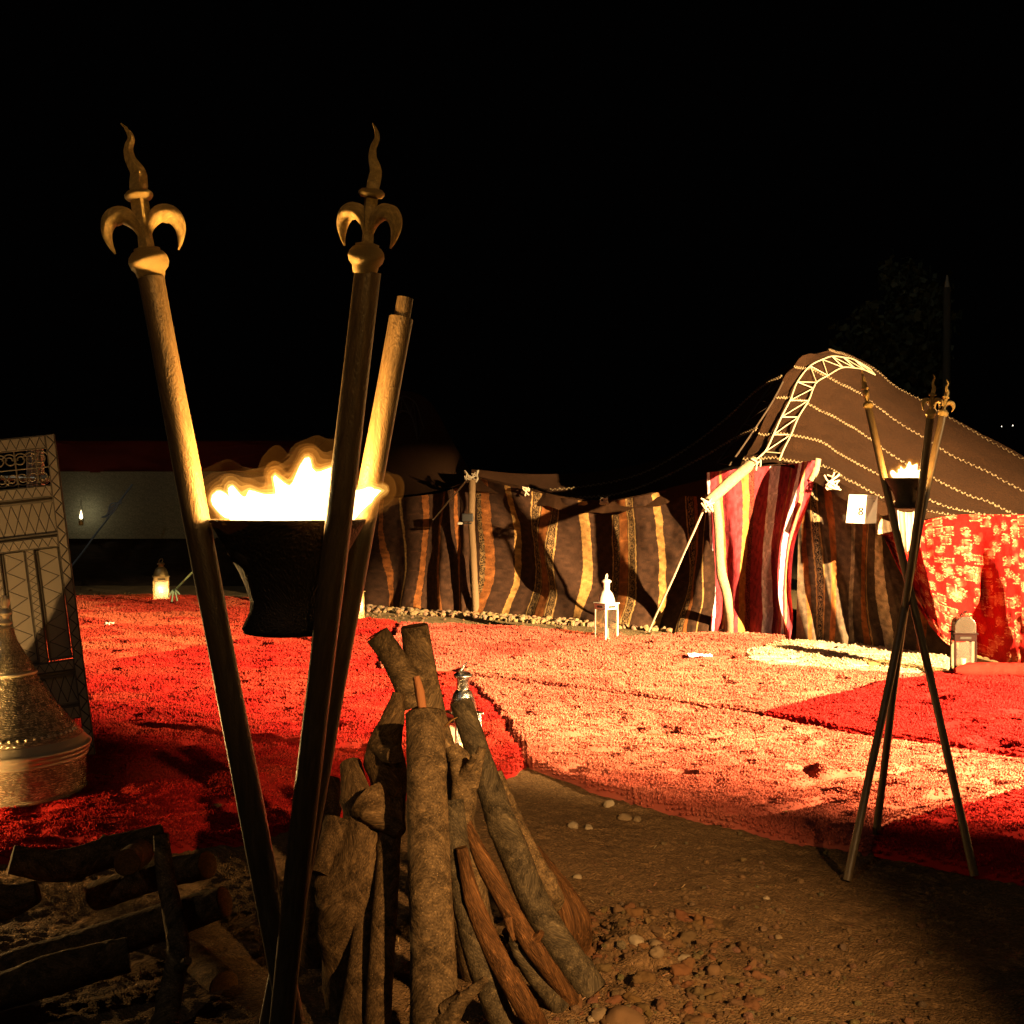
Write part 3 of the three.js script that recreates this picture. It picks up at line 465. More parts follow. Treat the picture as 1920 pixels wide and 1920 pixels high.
  part('wall_cloth', drape(wTop, wBot, { out: V3(-0.6, 0, 0.8), fold: (s, t) => 0.05 * Math.sin(s * 21 + 1.6 * t) * (0.3 + 0.7 * t) + 0.05 * fbm(s * 10, t * 3, 2, 3) - 0.08 * Math.sin(Math.PI * t) * (0.6 + 0.4 * Math.sin(s * 9 + 2)) + 0.13 * smooth(0.75, 1, t) + 0.1 * Math.exp(-(((s - 0.12 - t * 0.35) / 0.07) ** 2)) - 0.1 * Math.exp(-(((s - 0.98 + t * 0.24) / 0.06) ** 2)), u: (s, t) => s + 0.004 * Math.sin(t * 5 + s * 20) }), M.wallCloth, tent);
  const dTop = PD([[1500, 884, 11.9], [1540, 890, 11.8], [1590, 920, 11.4], [1640, 940, 11.15], [1690, 955, 11.05], [1800, 969, 10.9], [1920, 968, 10.8], [1985, 966, 10.75]]);
  const dBot = GD([[1492, 1198], [1545, 1206], [1600, 1211], [1650, 1215], [1700, 1220], [1800, 1226], [1900, 1228], [1985, 1230]]);
  part('wall_cloth', drape(dTop, dBot, { out: V3(-0.2, 0, 0.98), nu: 220, nv: 80, fold: (s, t) => (0.012 + 0.05 * t) * (Math.sin(s * 36 - t * 7) + 0.6 * Math.sin(s * 21 - t * 5 + 1)) * smooth(0.75, 0.35, s) + 0.03 * fbm(s * 26 - t * 4, t * 3, 4, 3) + 0.14 * smooth(0.7, 1, t), u: (s, t) => s + 0.02 * Math.sin(t * 4 + s * 14) }), M.darkCloth, tent, 'black cloth with beige bands hanging in deep slanting folds');
  // entrance cloth
  const rTop = PD([[1325, 886, 12.1], [1360, 882, 12.05], [1410, 876, 12], [1460, 872, 11.9], [1500, 868, 11.75], [1532, 864, 11.55]]);
  const rBot = GD([[1338, 1180], [1365, 1184], [1405, 1186], [1445, 1190], [1468, 1194], [1488, 1197]]);
  const tT = along(rTop), tB = along(rBot);
  part('entrance_cloth', grid(160, 90, (s, t) => {
    const g = smooth(0, 0.5, t) * (1 - smooth(0.7, 1, t) * 0.5); // gathered to the right edge half way down
    const p = tT(s).lerp(tB(s), t); p.x -= 0.2 * g * smooth(0.45, 1, s) * Math.sin(Math.PI * t) * 0.6;
    p.addScaledVector(V3(-0.35, 0, 0.93), 0.045 * Math.sin(s * 24 + t * 1.5) * (0.35 + t) + 0.04 * fbm(s * 9, t * 3, 5, 3) + 0.2 * Math.exp(-(((s - 0.97 + 0.42 * t * (1 - t) * 2) / 0.075) ** 2)) + 0.12 * Math.exp(-(((s - 0.86 + 0.5 * t) / 0.06) ** 2)) * (1 - t) + 0.1 * smooth(0.85, 1, t));
    return [p, s + 0.014 * Math.sin(t * 6 + s * 9), 1 - t];
  }), M.redCloth, tent, 'crimson cloth with pale stripes gathered to the right');
  // timber of the entrance
  part('entrance_post', sweep([...PD([[1341, 935, 11.75], [1347, 985, 11.75], [1349, 1035, 11.78], [1353, 1078, 11.8], [1362, 1110, 11.82], [1366, 1140, 11.85]]), G(1367, 1190)], [0.042, 0.046, 0.046, 0.05, 0.046, 0.044, 0.046], { n: 40, k: 12, lump: (p) => 1 + 0.12 * fbm(p.x * 14, p.y * 6, p.z * 14, 3) }), M.wood, tent, 'crooked pale wooden post');
  part('entrance_beam', sweep(PD([[1416, 864, 11.7], [1372, 901, 11.55], [1326, 943, 11.4]]), [0.052, 0.056, 0.05], { n: 20, k: 12, lump: (p) => 1 + 0.05 * noise(p.x * 9, p.y * 9, p.z * 9) }), M.wood, tent, 'pale wooden beam');
  part('peg_post', sweep([...PD([[1534, 860, 11.5], [1528, 885, 11.5], [1520, 900, 11.52]])], [0.03, 0.035, 0.03], { n: 14, k: 10, lump: (p) => 1 + 0.15 * noise(p.x * 20, p.y * 20, p.z) }), M.wood, tent);
  const knot = (c, r, n, s0) => { const o = []; for (let i = 0; i < n; i++) { const a = rr(0, 6.28), p0 = c.clone().add(V3(rr(-1, 1), rr(-1, 1), rr(0, 0.6)).multiplyScalar(r)), p1 = c.clone().add(V3(rr(-1, 1), rr(-1, 1), rr(0.2, 1)).multiplyScalar(r)), p2 = c.clone().add(V3(rr(-1, 1), rr(-1, 1), rr(0, 0.6)).multiplyScalar(r)); o.push(sweep([p0, p1, p2], 0.009, { n: 10, k: 5 })); } return o; };
  part('rope_knot', knot(P(1325, 948, 11.35), 0.07, 9, 1), M.rope, tent); part('rope_knot', knot(P(1412, 872, 11.65), 0.07, 7, 2), M.rope, tent);
  part('rope_knot', knot(P(884, 894, 14.7), 0.09, 9, 3), M.rope, tent); part('rope_knot', knot(P(1557, 902, 11.4), 0.09, 9, 3), M.rope, tent); part('rope_knot', knot(P(1132, 940, 13.3), 0.05, 6, 3), M.rope, tent); part('rope_knot', knot(P(985, 921, 14.1), 0.05, 6, 3), M.rope, tent);
  rope('guy_rope', 'pale rope running down from the beam end to the sand', P(1322, 948, 11.35), G(1216, 1184), 0.012, M.rope, 0.01, tent);
  rope('guy_rope', 'long pale rope from the left tent corner to the lantern', P(878, 897, 14.7), G(688, 1118, 0.05), 0.011, M.rope, 0.01, tent);
  part('corner_post', sweep([G(893, 1150), P(890, 1090, 14.45), P(887, 1030, 14.5), P(884, 985, 14.5), P(886, 900, 14.6)], 0.042, { n: 24, k: 10, lump: (p) => 1 + 0.14 * fbm(p.x * 9, p.y * 5, p.z * 9, 3) }), std('weathered brown wood', [0.2, 0.13, 0.07], { bumpMap: rep(barkB, 4, 2), bumpScale: 0.005 }), tent);
  part('tied_cloth', drape(PD([[1676, 955, 10.75], [1700, 961, 10.7], [1722, 957, 10.7]]), PD([[1684, 1026, 10.7], [1702, 1034, 10.62], [1716, 1024, 10.66]]), { nu: 30, nv: 20, out: V3(0, 0, 1), fold: (s, t) => 0.05 * Math.sin(s * 20) }), std('white cotton', [0.75, 0.7, 0.6], { roughness: 1, ...dbl }), tent, 'white cotton cloth tied under the roof hem');
}
{ // red embroidered curtain hung on the tent
  const pat = (() => { const c = document.createElement('canvas'); c.width = 1024; c.height = 1024; const x = c.getContext('2d');
    x.fillStyle = 'rgb(152,17,14)'; x.fillRect(0, 0, 1024, 1024);
    for (let i = 0; i < 5000; i++) { x.fillStyle = rnd() < 0.5 ? 'rgba(110,10,8,0.35)' : 'rgba(196,40,28,0.3)'; x.fillRect(rnd() * 1024, rnd() * 1024, 2 + rnd() * 3, 6 + rnd() * 24); }
    for (let gy = 0; gy < 9; gy++) for (let gx = 0; gx < 9; gx++) { const kind = hash(gx, gy, 4); if (kind < 0.3) continue; const X = gx * 114 + 50 * (hash(gx, gy, 8) - 0.5), Y = gy * 114 + 110 * (hash(gx, gy, 9) - 0.5);
      x.fillStyle = 'rgba(214,150,110,0.16)'; for (let i = 0; i < 5; i++) { x.beginPath(); x.ellipse(X + 20 + rnd() * 70, Y + 20 + rnd() * 70, 16 + rnd() * 26, 20 + rnd() * 40, rnd() * 3, 0, 6.3); x.fill(); }
      for (let i = 0; i < 38; i++) { const frame = kind > 0.78; let a = X + rnd() * 112, b = Y + rnd() * 112; if (frame) { const e = Math.floor(rnd() * 4); if (e === 0) a = X + 6; else if (e === 1) a = X + 104; else if (e === 2) b = Y + 6; else b = Y + 104; } if (!frame && kind < 0.5 && (a - X) > 60) continue;
        x.save(); x.translate(a, b); x.rotate(-0.7 + rnd() * 1.4); x.fillStyle = ['rgba(190,128,92,0.85)', 'rgba(178,92,66,0.8)', 'rgba(202,150,112,0.85)'][i % 3]; x.beginPath(); x.ellipse(0, 0, 6 + rnd() * 11, 3 + rnd() * 5, 0, 0, 6.3); x.fill(); x.restore(); } }
    const t = new THREE.CanvasTexture(c); t.colorSpace = THREE.SRGBColorSpace; t.wrapS = t.wrapT = THREE.RepeatWrapping; t.magFilter = THREE.LinearFilter; return t; })();
  const base = G(1860, 1262), root = thing('curtain', 'bright red embroidered curtain with pale tufts hung on the right end of the tent', 'curtain', base);
  const top = PD([[1653, 1001, 11.0], [1709, 991, 10.85], [1726, 979, 10.8], [1788, 966, 10.75], [1860, 965, 10.7], [1920, 965, 10.65], [1985, 964, 10.6]]);
  const bot = [...PD([[1657, 1007, 10.98], [1692, 1080, 10.75], [1733, 1156, 10.45], [1772, 1204, 10.15]]), ...GD([[1832, 1228, 0.04], [1890, 1246, 0.03], [1940, 1254, 0.03], [1990, 1258, 0.03]])];
  const T = along(top), B = along(bot);
  part('embroidered_cloth', grid(220, 120, (s, t) => { const p = T(s).lerp(B(s), t), w = Math.sin(Math.PI * Math.min(1, t * 1.02)); p.addScaledVector(V3(-0.25, 0.1, 0.96), (0.018 + 0.035 * t) * (Math.sin(s * 30 - t * 4) + 0.6 * Math.sin(s * 53 - t * 7)) * (0.25 + w) + 0.04 * fbm(s * 14, t * 6, 7, 3) + 0.04 * fbm(s * 40, t * 24, 9, 2) * smooth(0.5, 1, t)); if (p.y < 0.03) p.y = 0.03 + 0.02 * noise(s * 60, t * 60); return [p, s * 2.5, (1 - t) * 1.6]; }),
    std('embroidered red cotton', [1, 1, 1], { map: pat, roughness: 0.9, bumpMap: rep(weaveB, 18, 18), bumpScale: 0.006, ...dbl }), root);
}
{ // folded paper sign
  const sheet = (dark) => { const c = document.createElement('canvas'); c.width = 512; c.height = 512; const x = c.getContext('2d'); x.fillStyle = '#f4f1ea'; x.fillRect(0, 0, 512, 512); x.fillStyle = '#2a2622'; x.font = 'bold 190px sans-serif'; x.textAlign = 'center'; x.fillText('8', 236, 365); x.fillStyle = '#8d8880'; x.fillRect(60, 60, 420, 3); x.fillRect(70, 84, 60, 5); x.fillStyle = '#4a443e'; x.fillRect(446, 92, 12, 26); const t = new THREE.CanvasTexture(c); t.colorSpace = THREE.SRGBColorSpace; t.magFilter = THREE.LinearFilter; return t; };
  const a = PD([[1592, 927, 10.95], [1626, 928, 10.87], [1646, 929, 10.74]]), b = PD([[1586, 980, 10.92], [1621, 982, 10.84], [1643, 981, 10.71]]);
  const root = thing('paper_sign', 'white folded paper sign reading 8 pinned on the dark tent cloth', 'sign', b[1].clone());
  const g = grid(2, 1, (s, t) => { const i = Math.round(s * 2), p = (t ? b : a)[i].clone(); return [p, [0, 0.62, 1][i], 1 - t]; }).toNonIndexed(); g.computeVertexNormals();
  part('sheet', g, std('white paper', [0.7, 0.7, 0.68], { map: sheet(), roughness: 0.8, ...dbl }), root);
}

// ---------- dim tents behind ----------
const faintT = stripes(0, 300, [[12, 18, OCH], [44, 50, OCH], [70, 74, EDGE], [98, 106, OCH], [133, 139, OCH], [160, 163, EDGE], [186, 194, OCH], [222, 228, OCH], [258, 266, OCH]], DK); faintT.repeat.set(1, 6);
M.faintCloth = cloth('brown cloth with faint stripes', faintT);
{
  const base = G(760, 1140), root = thing('tent', 'dim brown striped tent standing in shadow left of the large tent', 'tent', base);
  const top = PD([[560, 935, 16.5], [640, 938, 16.1], [740, 934, 15.6], [830, 922, 15.2], [880, 905, 15]]), bot = GD([[560, 1128], [640, 1133], [740, 1140], [830, 1146], [882, 1149]]);
  part('wall_cloth', drape(top, bot, { out: V3(-0.5, 0, 0.85), fold: (s, t) => 0.05 * Math.sin(s * 34 + t) * (0.3 + t) + 0.05 * fbm(s * 12, t * 3, 6), u: (s, t) => s + 0.02 * Math.sin(t * 4 + s * 16) }), M.faintCloth, root);
  const T = along(PD([[575, 860, 17.8], [650, 790, 17.6], [700, 745, 17.4], [755, 733, 17.2], [800, 748, 17], [850, 830, 16.6], [884, 888, 15.6]])), B = along(PD([[560, 930, 16.4], [640, 934, 16], [700, 934, 15.75], [740, 930, 15.5], [790, 925, 15.3], [840, 915, 15.1], [882, 900, 15]]));
  const f = (s, t) => T(s).lerp(B(s), t).add(V3(0, -0.2 * Math.sin(Math.PI * t), 0));
  part('roof', grid(80, 30, (s, t) => [f(s, t), s, t]), M.roof, root);
  const e = [0.36, 0.42, 0.5, 0.58, 0.66].map((s, i) => f(s, [0.5, 0.2, 0.06, 0.08, 0.25][i]).add(V3(0, 0.03, 0.06))), g = [0.4, 0.45, 0.5, 0.56, 0.62].map((s, i) => f(s, [0.6, 0.3, 0.16, 0.18, 0.36][i]).add(V3(0, 0.03, 0.06)));
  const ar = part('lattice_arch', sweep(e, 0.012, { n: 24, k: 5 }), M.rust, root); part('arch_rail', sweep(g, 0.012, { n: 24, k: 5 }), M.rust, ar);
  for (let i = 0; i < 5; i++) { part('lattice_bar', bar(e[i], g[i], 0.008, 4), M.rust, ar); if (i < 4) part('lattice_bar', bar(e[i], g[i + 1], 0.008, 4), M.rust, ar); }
}
{
  const base = G(280, 1098), root = thing('tent', 'low dark tent at far left, its pale band standing in for an unidentified shape', 'tent', base);
  const xs = [100, 200, 300, 400, 500, 590];
  const wall = (v0, v1, dd, n, name, m, amp) => part(name, drape(PD(xs.map((u) => [u, v0, 19 + dd])), PD(xs.map((u) => [u, v1, 19 + dd])), { nu: 80, nv: 20, out: V3(0, 0, 1), fold: (s, t) => amp * fbm(s * n, t * 2, 3, 3) }), m, root);
  M.canvas = std('pale grey green canvas', [0.3, 0.31, 0.24], { roughness: 0.9, map: rep(grainT, 9, 3), bumpMap: grainB, bumpScale: 0.004, ...dbl });
  M.darkCanvas = std('dark tent cloth', [0.035, 0.028, 0.022], { roughness: 1, map: grainT, ...dbl });
  wall(1008, 1100, 0.05, 14, 'skirt', M.darkCanvas, 0.12); wall(884, 1010, 0, 5, 'pale_band', M.canvas, 0.05); wall(826, 886, 0.04, 9, 'valance', std('dull red valance cloth', [0.08, 0.013, 0.01], { roughness: 1, ...dbl }), 0.08);  // band and valance stand in for an unidentified blurred shape
  const T = along(PD([[60, 812, 21], [200, 800, 21.4], [360, 806, 21.3], [590, 822, 20.6]])), B = along(PD([[60, 828, 19], [200, 827, 19], [360, 827, 19], [590, 828, 19]]));
  part('roof', grid(40, 10, (s, t) => [T(s).lerp(B(s), t), s, t]), M.darkCanvas, root);
  M.blueRope = std('pale blue rope', [0.16, 0.24, 0.42], { roughness: 0.9 }); M.greenRope = std('pale green rope', [0.25, 0.36, 0.24], { roughness: 0.9 });
  const k0 = P(208, 957, 16.8);
  rope('guy_rope', 'pale blue guy rope with a knot', P(248, 908, 18.4), G(100, 1106), 0.014, M.blueRope, 0.02, root);
  part('rope_knot', [0, 1, 2, 3].map((i) => sweep([k0.clone().add(V3(-0.12 + i * 0.03, -0.1, 0.03)), k0.clone().add(V3(0.02, 0.05 * i - 0.06, 0.06)), k0.clone().add(V3(0.16, 0.16 - i * 0.02, 0.02))], 0.012, { n: 10, k: 5 })), M.blueRope, root);
  rope('guy_rope', 'short pale green guy rope', P(372, 1062, 15.8), G(322, 1112, 0.05), 0.014, M.greenRope, 0, root);
  part('rope_knot', [[-10, 14], [-4, 22], [6, 20], [10, 8]].map(([x, y]) => sweep([P(326, 1106, 15), P(326 + x * 0.5, 1106 + y * 0.3, 14.9), P(326 + x, 1106 + y, 14.95)], 0.012, { n: 8, k: 5 })), M.greenRope, root);
}
function glowLamp(name, label, p, size, rgb, I, cat) { // a small lit candle lamp
  const b = p.clone(); b.y -= size * 2.2; const root = thing(name, label, cat, b);
  local('flame', lathe([[0, 0], [0.5, 0.3], [0.62, 0.8], [0.4, 1.8], [0.15, 2.8], [0, 3.4]].map(([x, y]) => [x * size, y * size]), 12), std('small flame', [0.02, 0.01, 0], { emissive: rgbm(rgb), emissiveIntensity: 5 }), root);
  local('cup', lathe([[0, -2.2], [0.7, -2.2], [0.9, -1.5], [0.8, -0.4], [0.75, -0.4], [0.6, -1.6], [0, -1.7]].map(([x, y]) => [x * size, y * size]), 14), std('brass cup', [0.5, 0.38, 0.18], { metalness: 0.8, roughness: 0.4 }), root);
  local('hanger', [bar(V3(-0.85 * size, -0.5 * size, 0), V3(0, 7 * size, 0), 0.08 * size, 5), bar(V3(0.85 * size, -0.5 * size, 0), V3(0, 7 * size, 0), 0.08 * size, 5)], M.iron, root);
  if (I) { const L = new THREE.PointLight(rgbm(rgb), I); L.position.copy(p).add(V3(0, size * 0.4, 0)); L.castShadow = true; L.name = 'lamp_light'; scene.add(L); }
  return root;
}
glowLamp('hanging_lamp', 'tiny lit lamp hanging before the pale band', P(152, 962, 18.7), 0.045, [1, 0.8, 0.45], 0.15, 'lamp');
glowLamp('distant_lamp', 'faint distant lamp, left of two specks at the right edge', P(1878, 799, 60), 0.02, [1, 0.9, 0.7], 0, 'lamp');
glowLamp('distant_lamp', 'distant lamp, right and brighter of two specks at the right edge', P(1899, 797, 60), 0.026, [1, 0.9, 0.7], 0, 'lamp');
{ // dark box on the tent's corner post
  const p = P(872, 972, 14.35), root = thing('switch_box', 'small dark box with a pale tip fixed to the tent corner post', 'box', p.clone().add(V3(0, -0.06, 0)));
  local('body', box(0.14, 0.1, 0.1, 0.03, 0.07, 0, 0.012), std('black plastic', [0.03, 0.03, 0.03], { roughness: 0.5 }), root);
  local('pale_tip', box(0.06, 0.03, 0.05, -0.06, 0.0, 0.02, 0.01), std('white plastic', [0.8, 0.75, 0.65]), root); local('bracket', box(0.12, 0.02, 0.06, 0.02, 0.0, 0.0, 0.004), M.iron, root);
}

// ---------- lanterns ----------
M.glass = new THREE.MeshPhysicalMaterial({ color: rgbm([0.9, 0.82, 0.68]), transmission: 1, thickness: 0, roughness: 0.42, ior: 1.45 }); M.glass.name = 'lantern glass';
const metal = (name, c, rough = 0.35, met = 0.8) => std(name, c, { metalness: met, roughness: rough, bumpMap: rep(grainB, 4, 4), bumpScale: 0.001 });
M.wax = std('candle wax', [0.8, 0.7, 0.5], { roughness: 0.6 });
function lantern(label, pos, yaw, { w = 0.165, body = 0.22, frame, roof, dome = 'barrel', chimney = 0, lit = 0, ringTilt = 0.5, glass = M.glass }) {
  const root = thing('candle_lantern', label, 'lantern', pos, 'candle lanterns set out on the ground'); root.rotation.y = yaw;
  const h = w / 2, y0 = 0.02, y1 = y0 + body, y2 = y1 + 0.055;
  local('base', [box(w * 1.06, 0.02, w * 1.06, 0, 0.01, 0, 0.004), box(w * 0.92, 0.008, w * 0.92, 0, 0.024, 0)], frame, root);
  for (const [x, z] of [[1, 1], [1, -1], [-1, 1], [-1, -1]]) local('corner_bar', box(0.017, body, 0.017, x * (h - 0.008), y0 + body / 2, z * (h - 0.008), 0.003), frame, root);
  for (let i = 0; i < 4; i++) { const p = local('glass_pane', new THREE.PlaneGeometry(w - 0.026, body - 0.012), glass, root); p.position.set(Math.sin(i * Math.PI / 2) * (h - 0.007), y0 + body / 2, Math.cos(i * Math.PI / 2) * (h - 0.007)); p.rotation.y = i * Math.PI / 2; }
  const fr = local('frieze', box(w * 0.985, 0.055, w * 0.985, 0, y1 + 0.0275, 0, 0.004), frame, root);
  for (let i = 0; i < 4; i++) { const p = local('vent_slot', box(w * 0.5, 0.02, 0.006, 0, 0, 0, 0.002), M.iron, fr); p.position.set(Math.sin(i * Math.PI / 2) * h * 0.985, y1 + 0.028, Math.cos(i * Math.PI / 2) * h * 0.985); p.rotation.y = i * Math.PI / 2; }
  local('eave', box(w * 1.12, 0.012, w * 1.12, 0, y2 + 0.006, 0, 0.004), frame, root);
  let top = y2 + 0.012;
  if (dome === 'barrel') { // curved roof, straight along one side
    const s = new THREE.Shape(); s.moveTo(-h * 0.9, 0); s.lineTo(-h * 0.9, 0.05); s.absarc(0, 0.05, h * 0.9, Math.PI, 0, true); s.lineTo(h * 0.9, 0);
    local('roof', new THREE.ExtrudeGeometry(s, { depth: w * 0.9, bevelEnabled: true, bevelSize: 0.003, bevelThickness: 0.003, bevelSegments: 2, curveSegments: 20 }).translate(0, top, -w * 0.45), roof, root); top += 0.05 + h * 0.9;
  } else { local('roof', lathe([[h * 0.98, 0], [h * 0.98, 0.012], [h * 0.9, 0.05], [h * 0.68, 0.095], [h * 0.42, 0.12], [0, 0.13]], 24).translate(0, top, 0), roof, root); top += 0.125; }
  if (chimney) { local('chimney', lathe([[0.034, -0.01], [0.034, chimney], [0.05, chimney + 0.006], [0.05, chimney + 0.02], [0.03, chimney + 0.035], [0, chimney + 0.038]], 18).translate(0, top, 0), roof, root); top += chimney + 0.036; }
  const ring = local('handle', new THREE.TorusGeometry(0.032, 0.005, 8, 24), frame, root); ring.position.set(0, top + 0.022, 0); ring.rotation.set(ringTilt, 0.6, 0);
  const cd = local('candle', lathe([[0, 0], [0.024, 0], [0.024, 0.085], [0.02, 0.09], [0, 0.088]], 16).translate(0, 0.028, 0), M.wax, root);
  if (lit) {
    local('flame', lathe([[0, 0], [0.009, 0.012], [0.011, 0.024], [0.007, 0.045], [0, 0.066]], 12).translate(0, 0.122, 0), std('candle flame', [0.02, 0.01, 0], { emissive: rgbm([1, 0.66, 0.26]), emissiveIntensity: 22 }), cd);
    const L = new THREE.PointLight(rgbm([1, 0.62, 0.24]), lit); L.position.copy(pos).add(V3(0, 0.15, 0)); L.castShadow = true; L.name = 'candle_light'; scene.add(L);
  }
  return root;
}
const onRug = (u, v, h = 0.03) => { const p = G(u, v, h); return p; };
M.shadedCopper = std('shade darkened copper', [0.014, 0.004, 0.003], { roughness: 0.8 }); M.tin = std('whitewashed tin', [0.82, 0.78, 0.68], { roughness: 0.5, metalness: 0.2 }); M.brass = metal('brass', [0.6, 0.45, 0.2], 0.4, 0.7); M.darkChrome = metal('tarnished nickel', [0.3, 0.27, 0.23], 0.2, 1); M.clearGlass = new THREE.MeshPhysicalMaterial({ color: rgbm([0.9, 0.8, 0.66]), transmission: 1, thickness: 0, roughness: 0.12, ior: 1.45 }); M.clearGlass.name = 'smoky glass'; M.chrome = metal('polished nickel', [0.7, 0.68, 0.62], 0.22, 1);  // copper taken near black: shade on the lantern front put into it
lantern('glass lantern, shade darkened copper frame and rounded roof, at right before the red curtain', onRug(1806, 1262, 0.05), -0.16, { frame: M.shadedCopper, roof: M.darkChrome, body: 0.24, w: 0.17, ringTilt: 1.1 });
lantern('tall white tin lantern with chimney and ring on the sand before the striped wall', onRug(1137, 1200, 0.01), 0.62, { frame: M.tin, roof: M.tin, body: 0.29, w: 0.17, dome: 'round', chimney: 0.07, ringTilt: 0.2 });
lantern('small brass lantern with a lit candle at the back left of the rugs', onRug(302, 1126, 0.03), 0.35, { frame: M.brass, roof: M.brass, w: 0.2, body: 0.25, dome: 'round', lit: 0.7, chimney: 0.02 });
lantern('lit brass lantern half hidden behind the foreground torch bowl', onRug(664, 1160, 0.01), 0.8, { frame: M.brass, roof: M.tin, w: 0.17, body: 0.24, dome: 'round', lit: 0.9, chimney: 0.04 });
lantern('polished lantern standing behind the log pile, only its top showing', onRug(868, 1436, 0.03), 0.5, { frame: M.chrome, roof: M.chrome, w: 0.15, body: 0.2, dome: 'round', chimney: 0.05, lit: 0.2, ringTilt: 0.9 });
lantern('brass lantern with a bright candle outside the left edge beside the tagine', V3(-2.8, 0.04, -4.85), 0.3, { frame: M.brass, roof: M.brass, w: 0.24, body: 0.3, dome: 'round', lit: 12, chimney: 0.03 });

// ---------- brass tagine ----------
{
  const base = G(12, 1484, 0.035), root = thing('tagine', 'large engraved brass tagine with conical lid on the red rug at the left edge', 'tagine', base);
  const engr = tex(1024, 512, (x, y) => { // engraved scrolls and dots
    const a = Math.sin((x / 1024) * 2 * Math.PI * 40 + 3 * Math.sin(y / 512 * 2 * Math.PI * 10)), b = Math.sin(y / 512 * 2 * Math.PI * 26 + 2.4 * Math.sin(x / 1024 * 2 * Math.PI * 20)), c = tileN(x, y, 1024, 512, 150, 90, 4, 3);
    return 0.5 + 0.22 * (a * b > 0.1 ? 1 : -1) * (0.6 + c) + 0.3 * c;
  }, false);
  const engrC = tex(1024, 512, (x, y) => { const o = (y * 1024 + x) * 4, v = engr.image.data[o] / 255, g = 0.62 + 0.38 * smooth(0.25, 0.6, v); return [g, g * 0.98, g * 0.95]; });
  M.engraved = std('engraved brass', [0.74, 0.64, 0.46], { metalness: 0.6, roughness: 0.4, map: engrC, bumpMap: engr, bumpScale: 0.004, roughnessMap: rep(grainT, 5, 5) }); M.smoothBrass = std('smooth brass', [0.72, 0.63, 0.46], { metalness: 0.6, roughness: 0.3, bumpMap: rep(grainB, 8, 2), bumpScale: 0.001 });
  local('pot', lathe([[0, 0.0], [0.34, 0.0], [0.366, 0.004], [0.37, 0.012], [0.366, 0.02], [0.36, 0.026], [0.362, 0.1], [0.364, 0.165]], 90), M.engraved, root);
  local('rim', lathe([[0.362, 0.165], [0.37, 0.168], [0.372, 0.176], [0.366, 0.182], [0.374, 0.186], [0.378, 0.2], [0.372, 0.206], [0.384, 0.214], [0.386, 0.226], [0.378, 0.232], [0.366, 0.236], [0.364, 0.246], [0.356, 0.25], [0.352, 0.262], [0.344, 0.268]], 90), M.smoothBrass, root);
  const lid = local('lid', lathe([[0.344, 0.268], [0.33, 0.285], [0.27, 0.355], [0.215, 0.43], [0.165, 0.51], [0.135, 0.565]], 90), M.engraved, root);
  local('lid_band', lathe([[0.137, 0.563], [0.142, 0.568], [0.14, 0.576], [0.133, 0.582]], 60), M.smoothBrass, lid);
  local('lid_top', lathe([[0.133, 0.582], [0.112, 0.62], [0.08, 0.675], [0.055, 0.72], [0.042, 0.755], [0.038, 0.785]], 60), M.engraved, lid);
  for (let i = 0; i < 56; i++) { const a = i / 56 * 6.283; if (Math.cos(a) < -0.2) continue; local('bead', new THREE.SphereGeometry(0.007, 8, 6).translate(Math.sin(a) * 0.322, 0.298, Math.cos(a) * 0.322), M.smoothBrass, lid); }
  local('finial', lathe([[0.038, 0.785], [0.022, 0.79], [0.02, 0.797], [0.032, 0.805], [0.03, 0.813], [0.016, 0.822], [0.014, 0.838], [0.03, 0.85], [0.032, 0.86], [0.016, 0.873], [0.013, 0.885], [0.02, 0.896], [0.018, 0.925], [0.008, 0.94], [0, 0.942]], 28), M.smoothBrass, root);
}

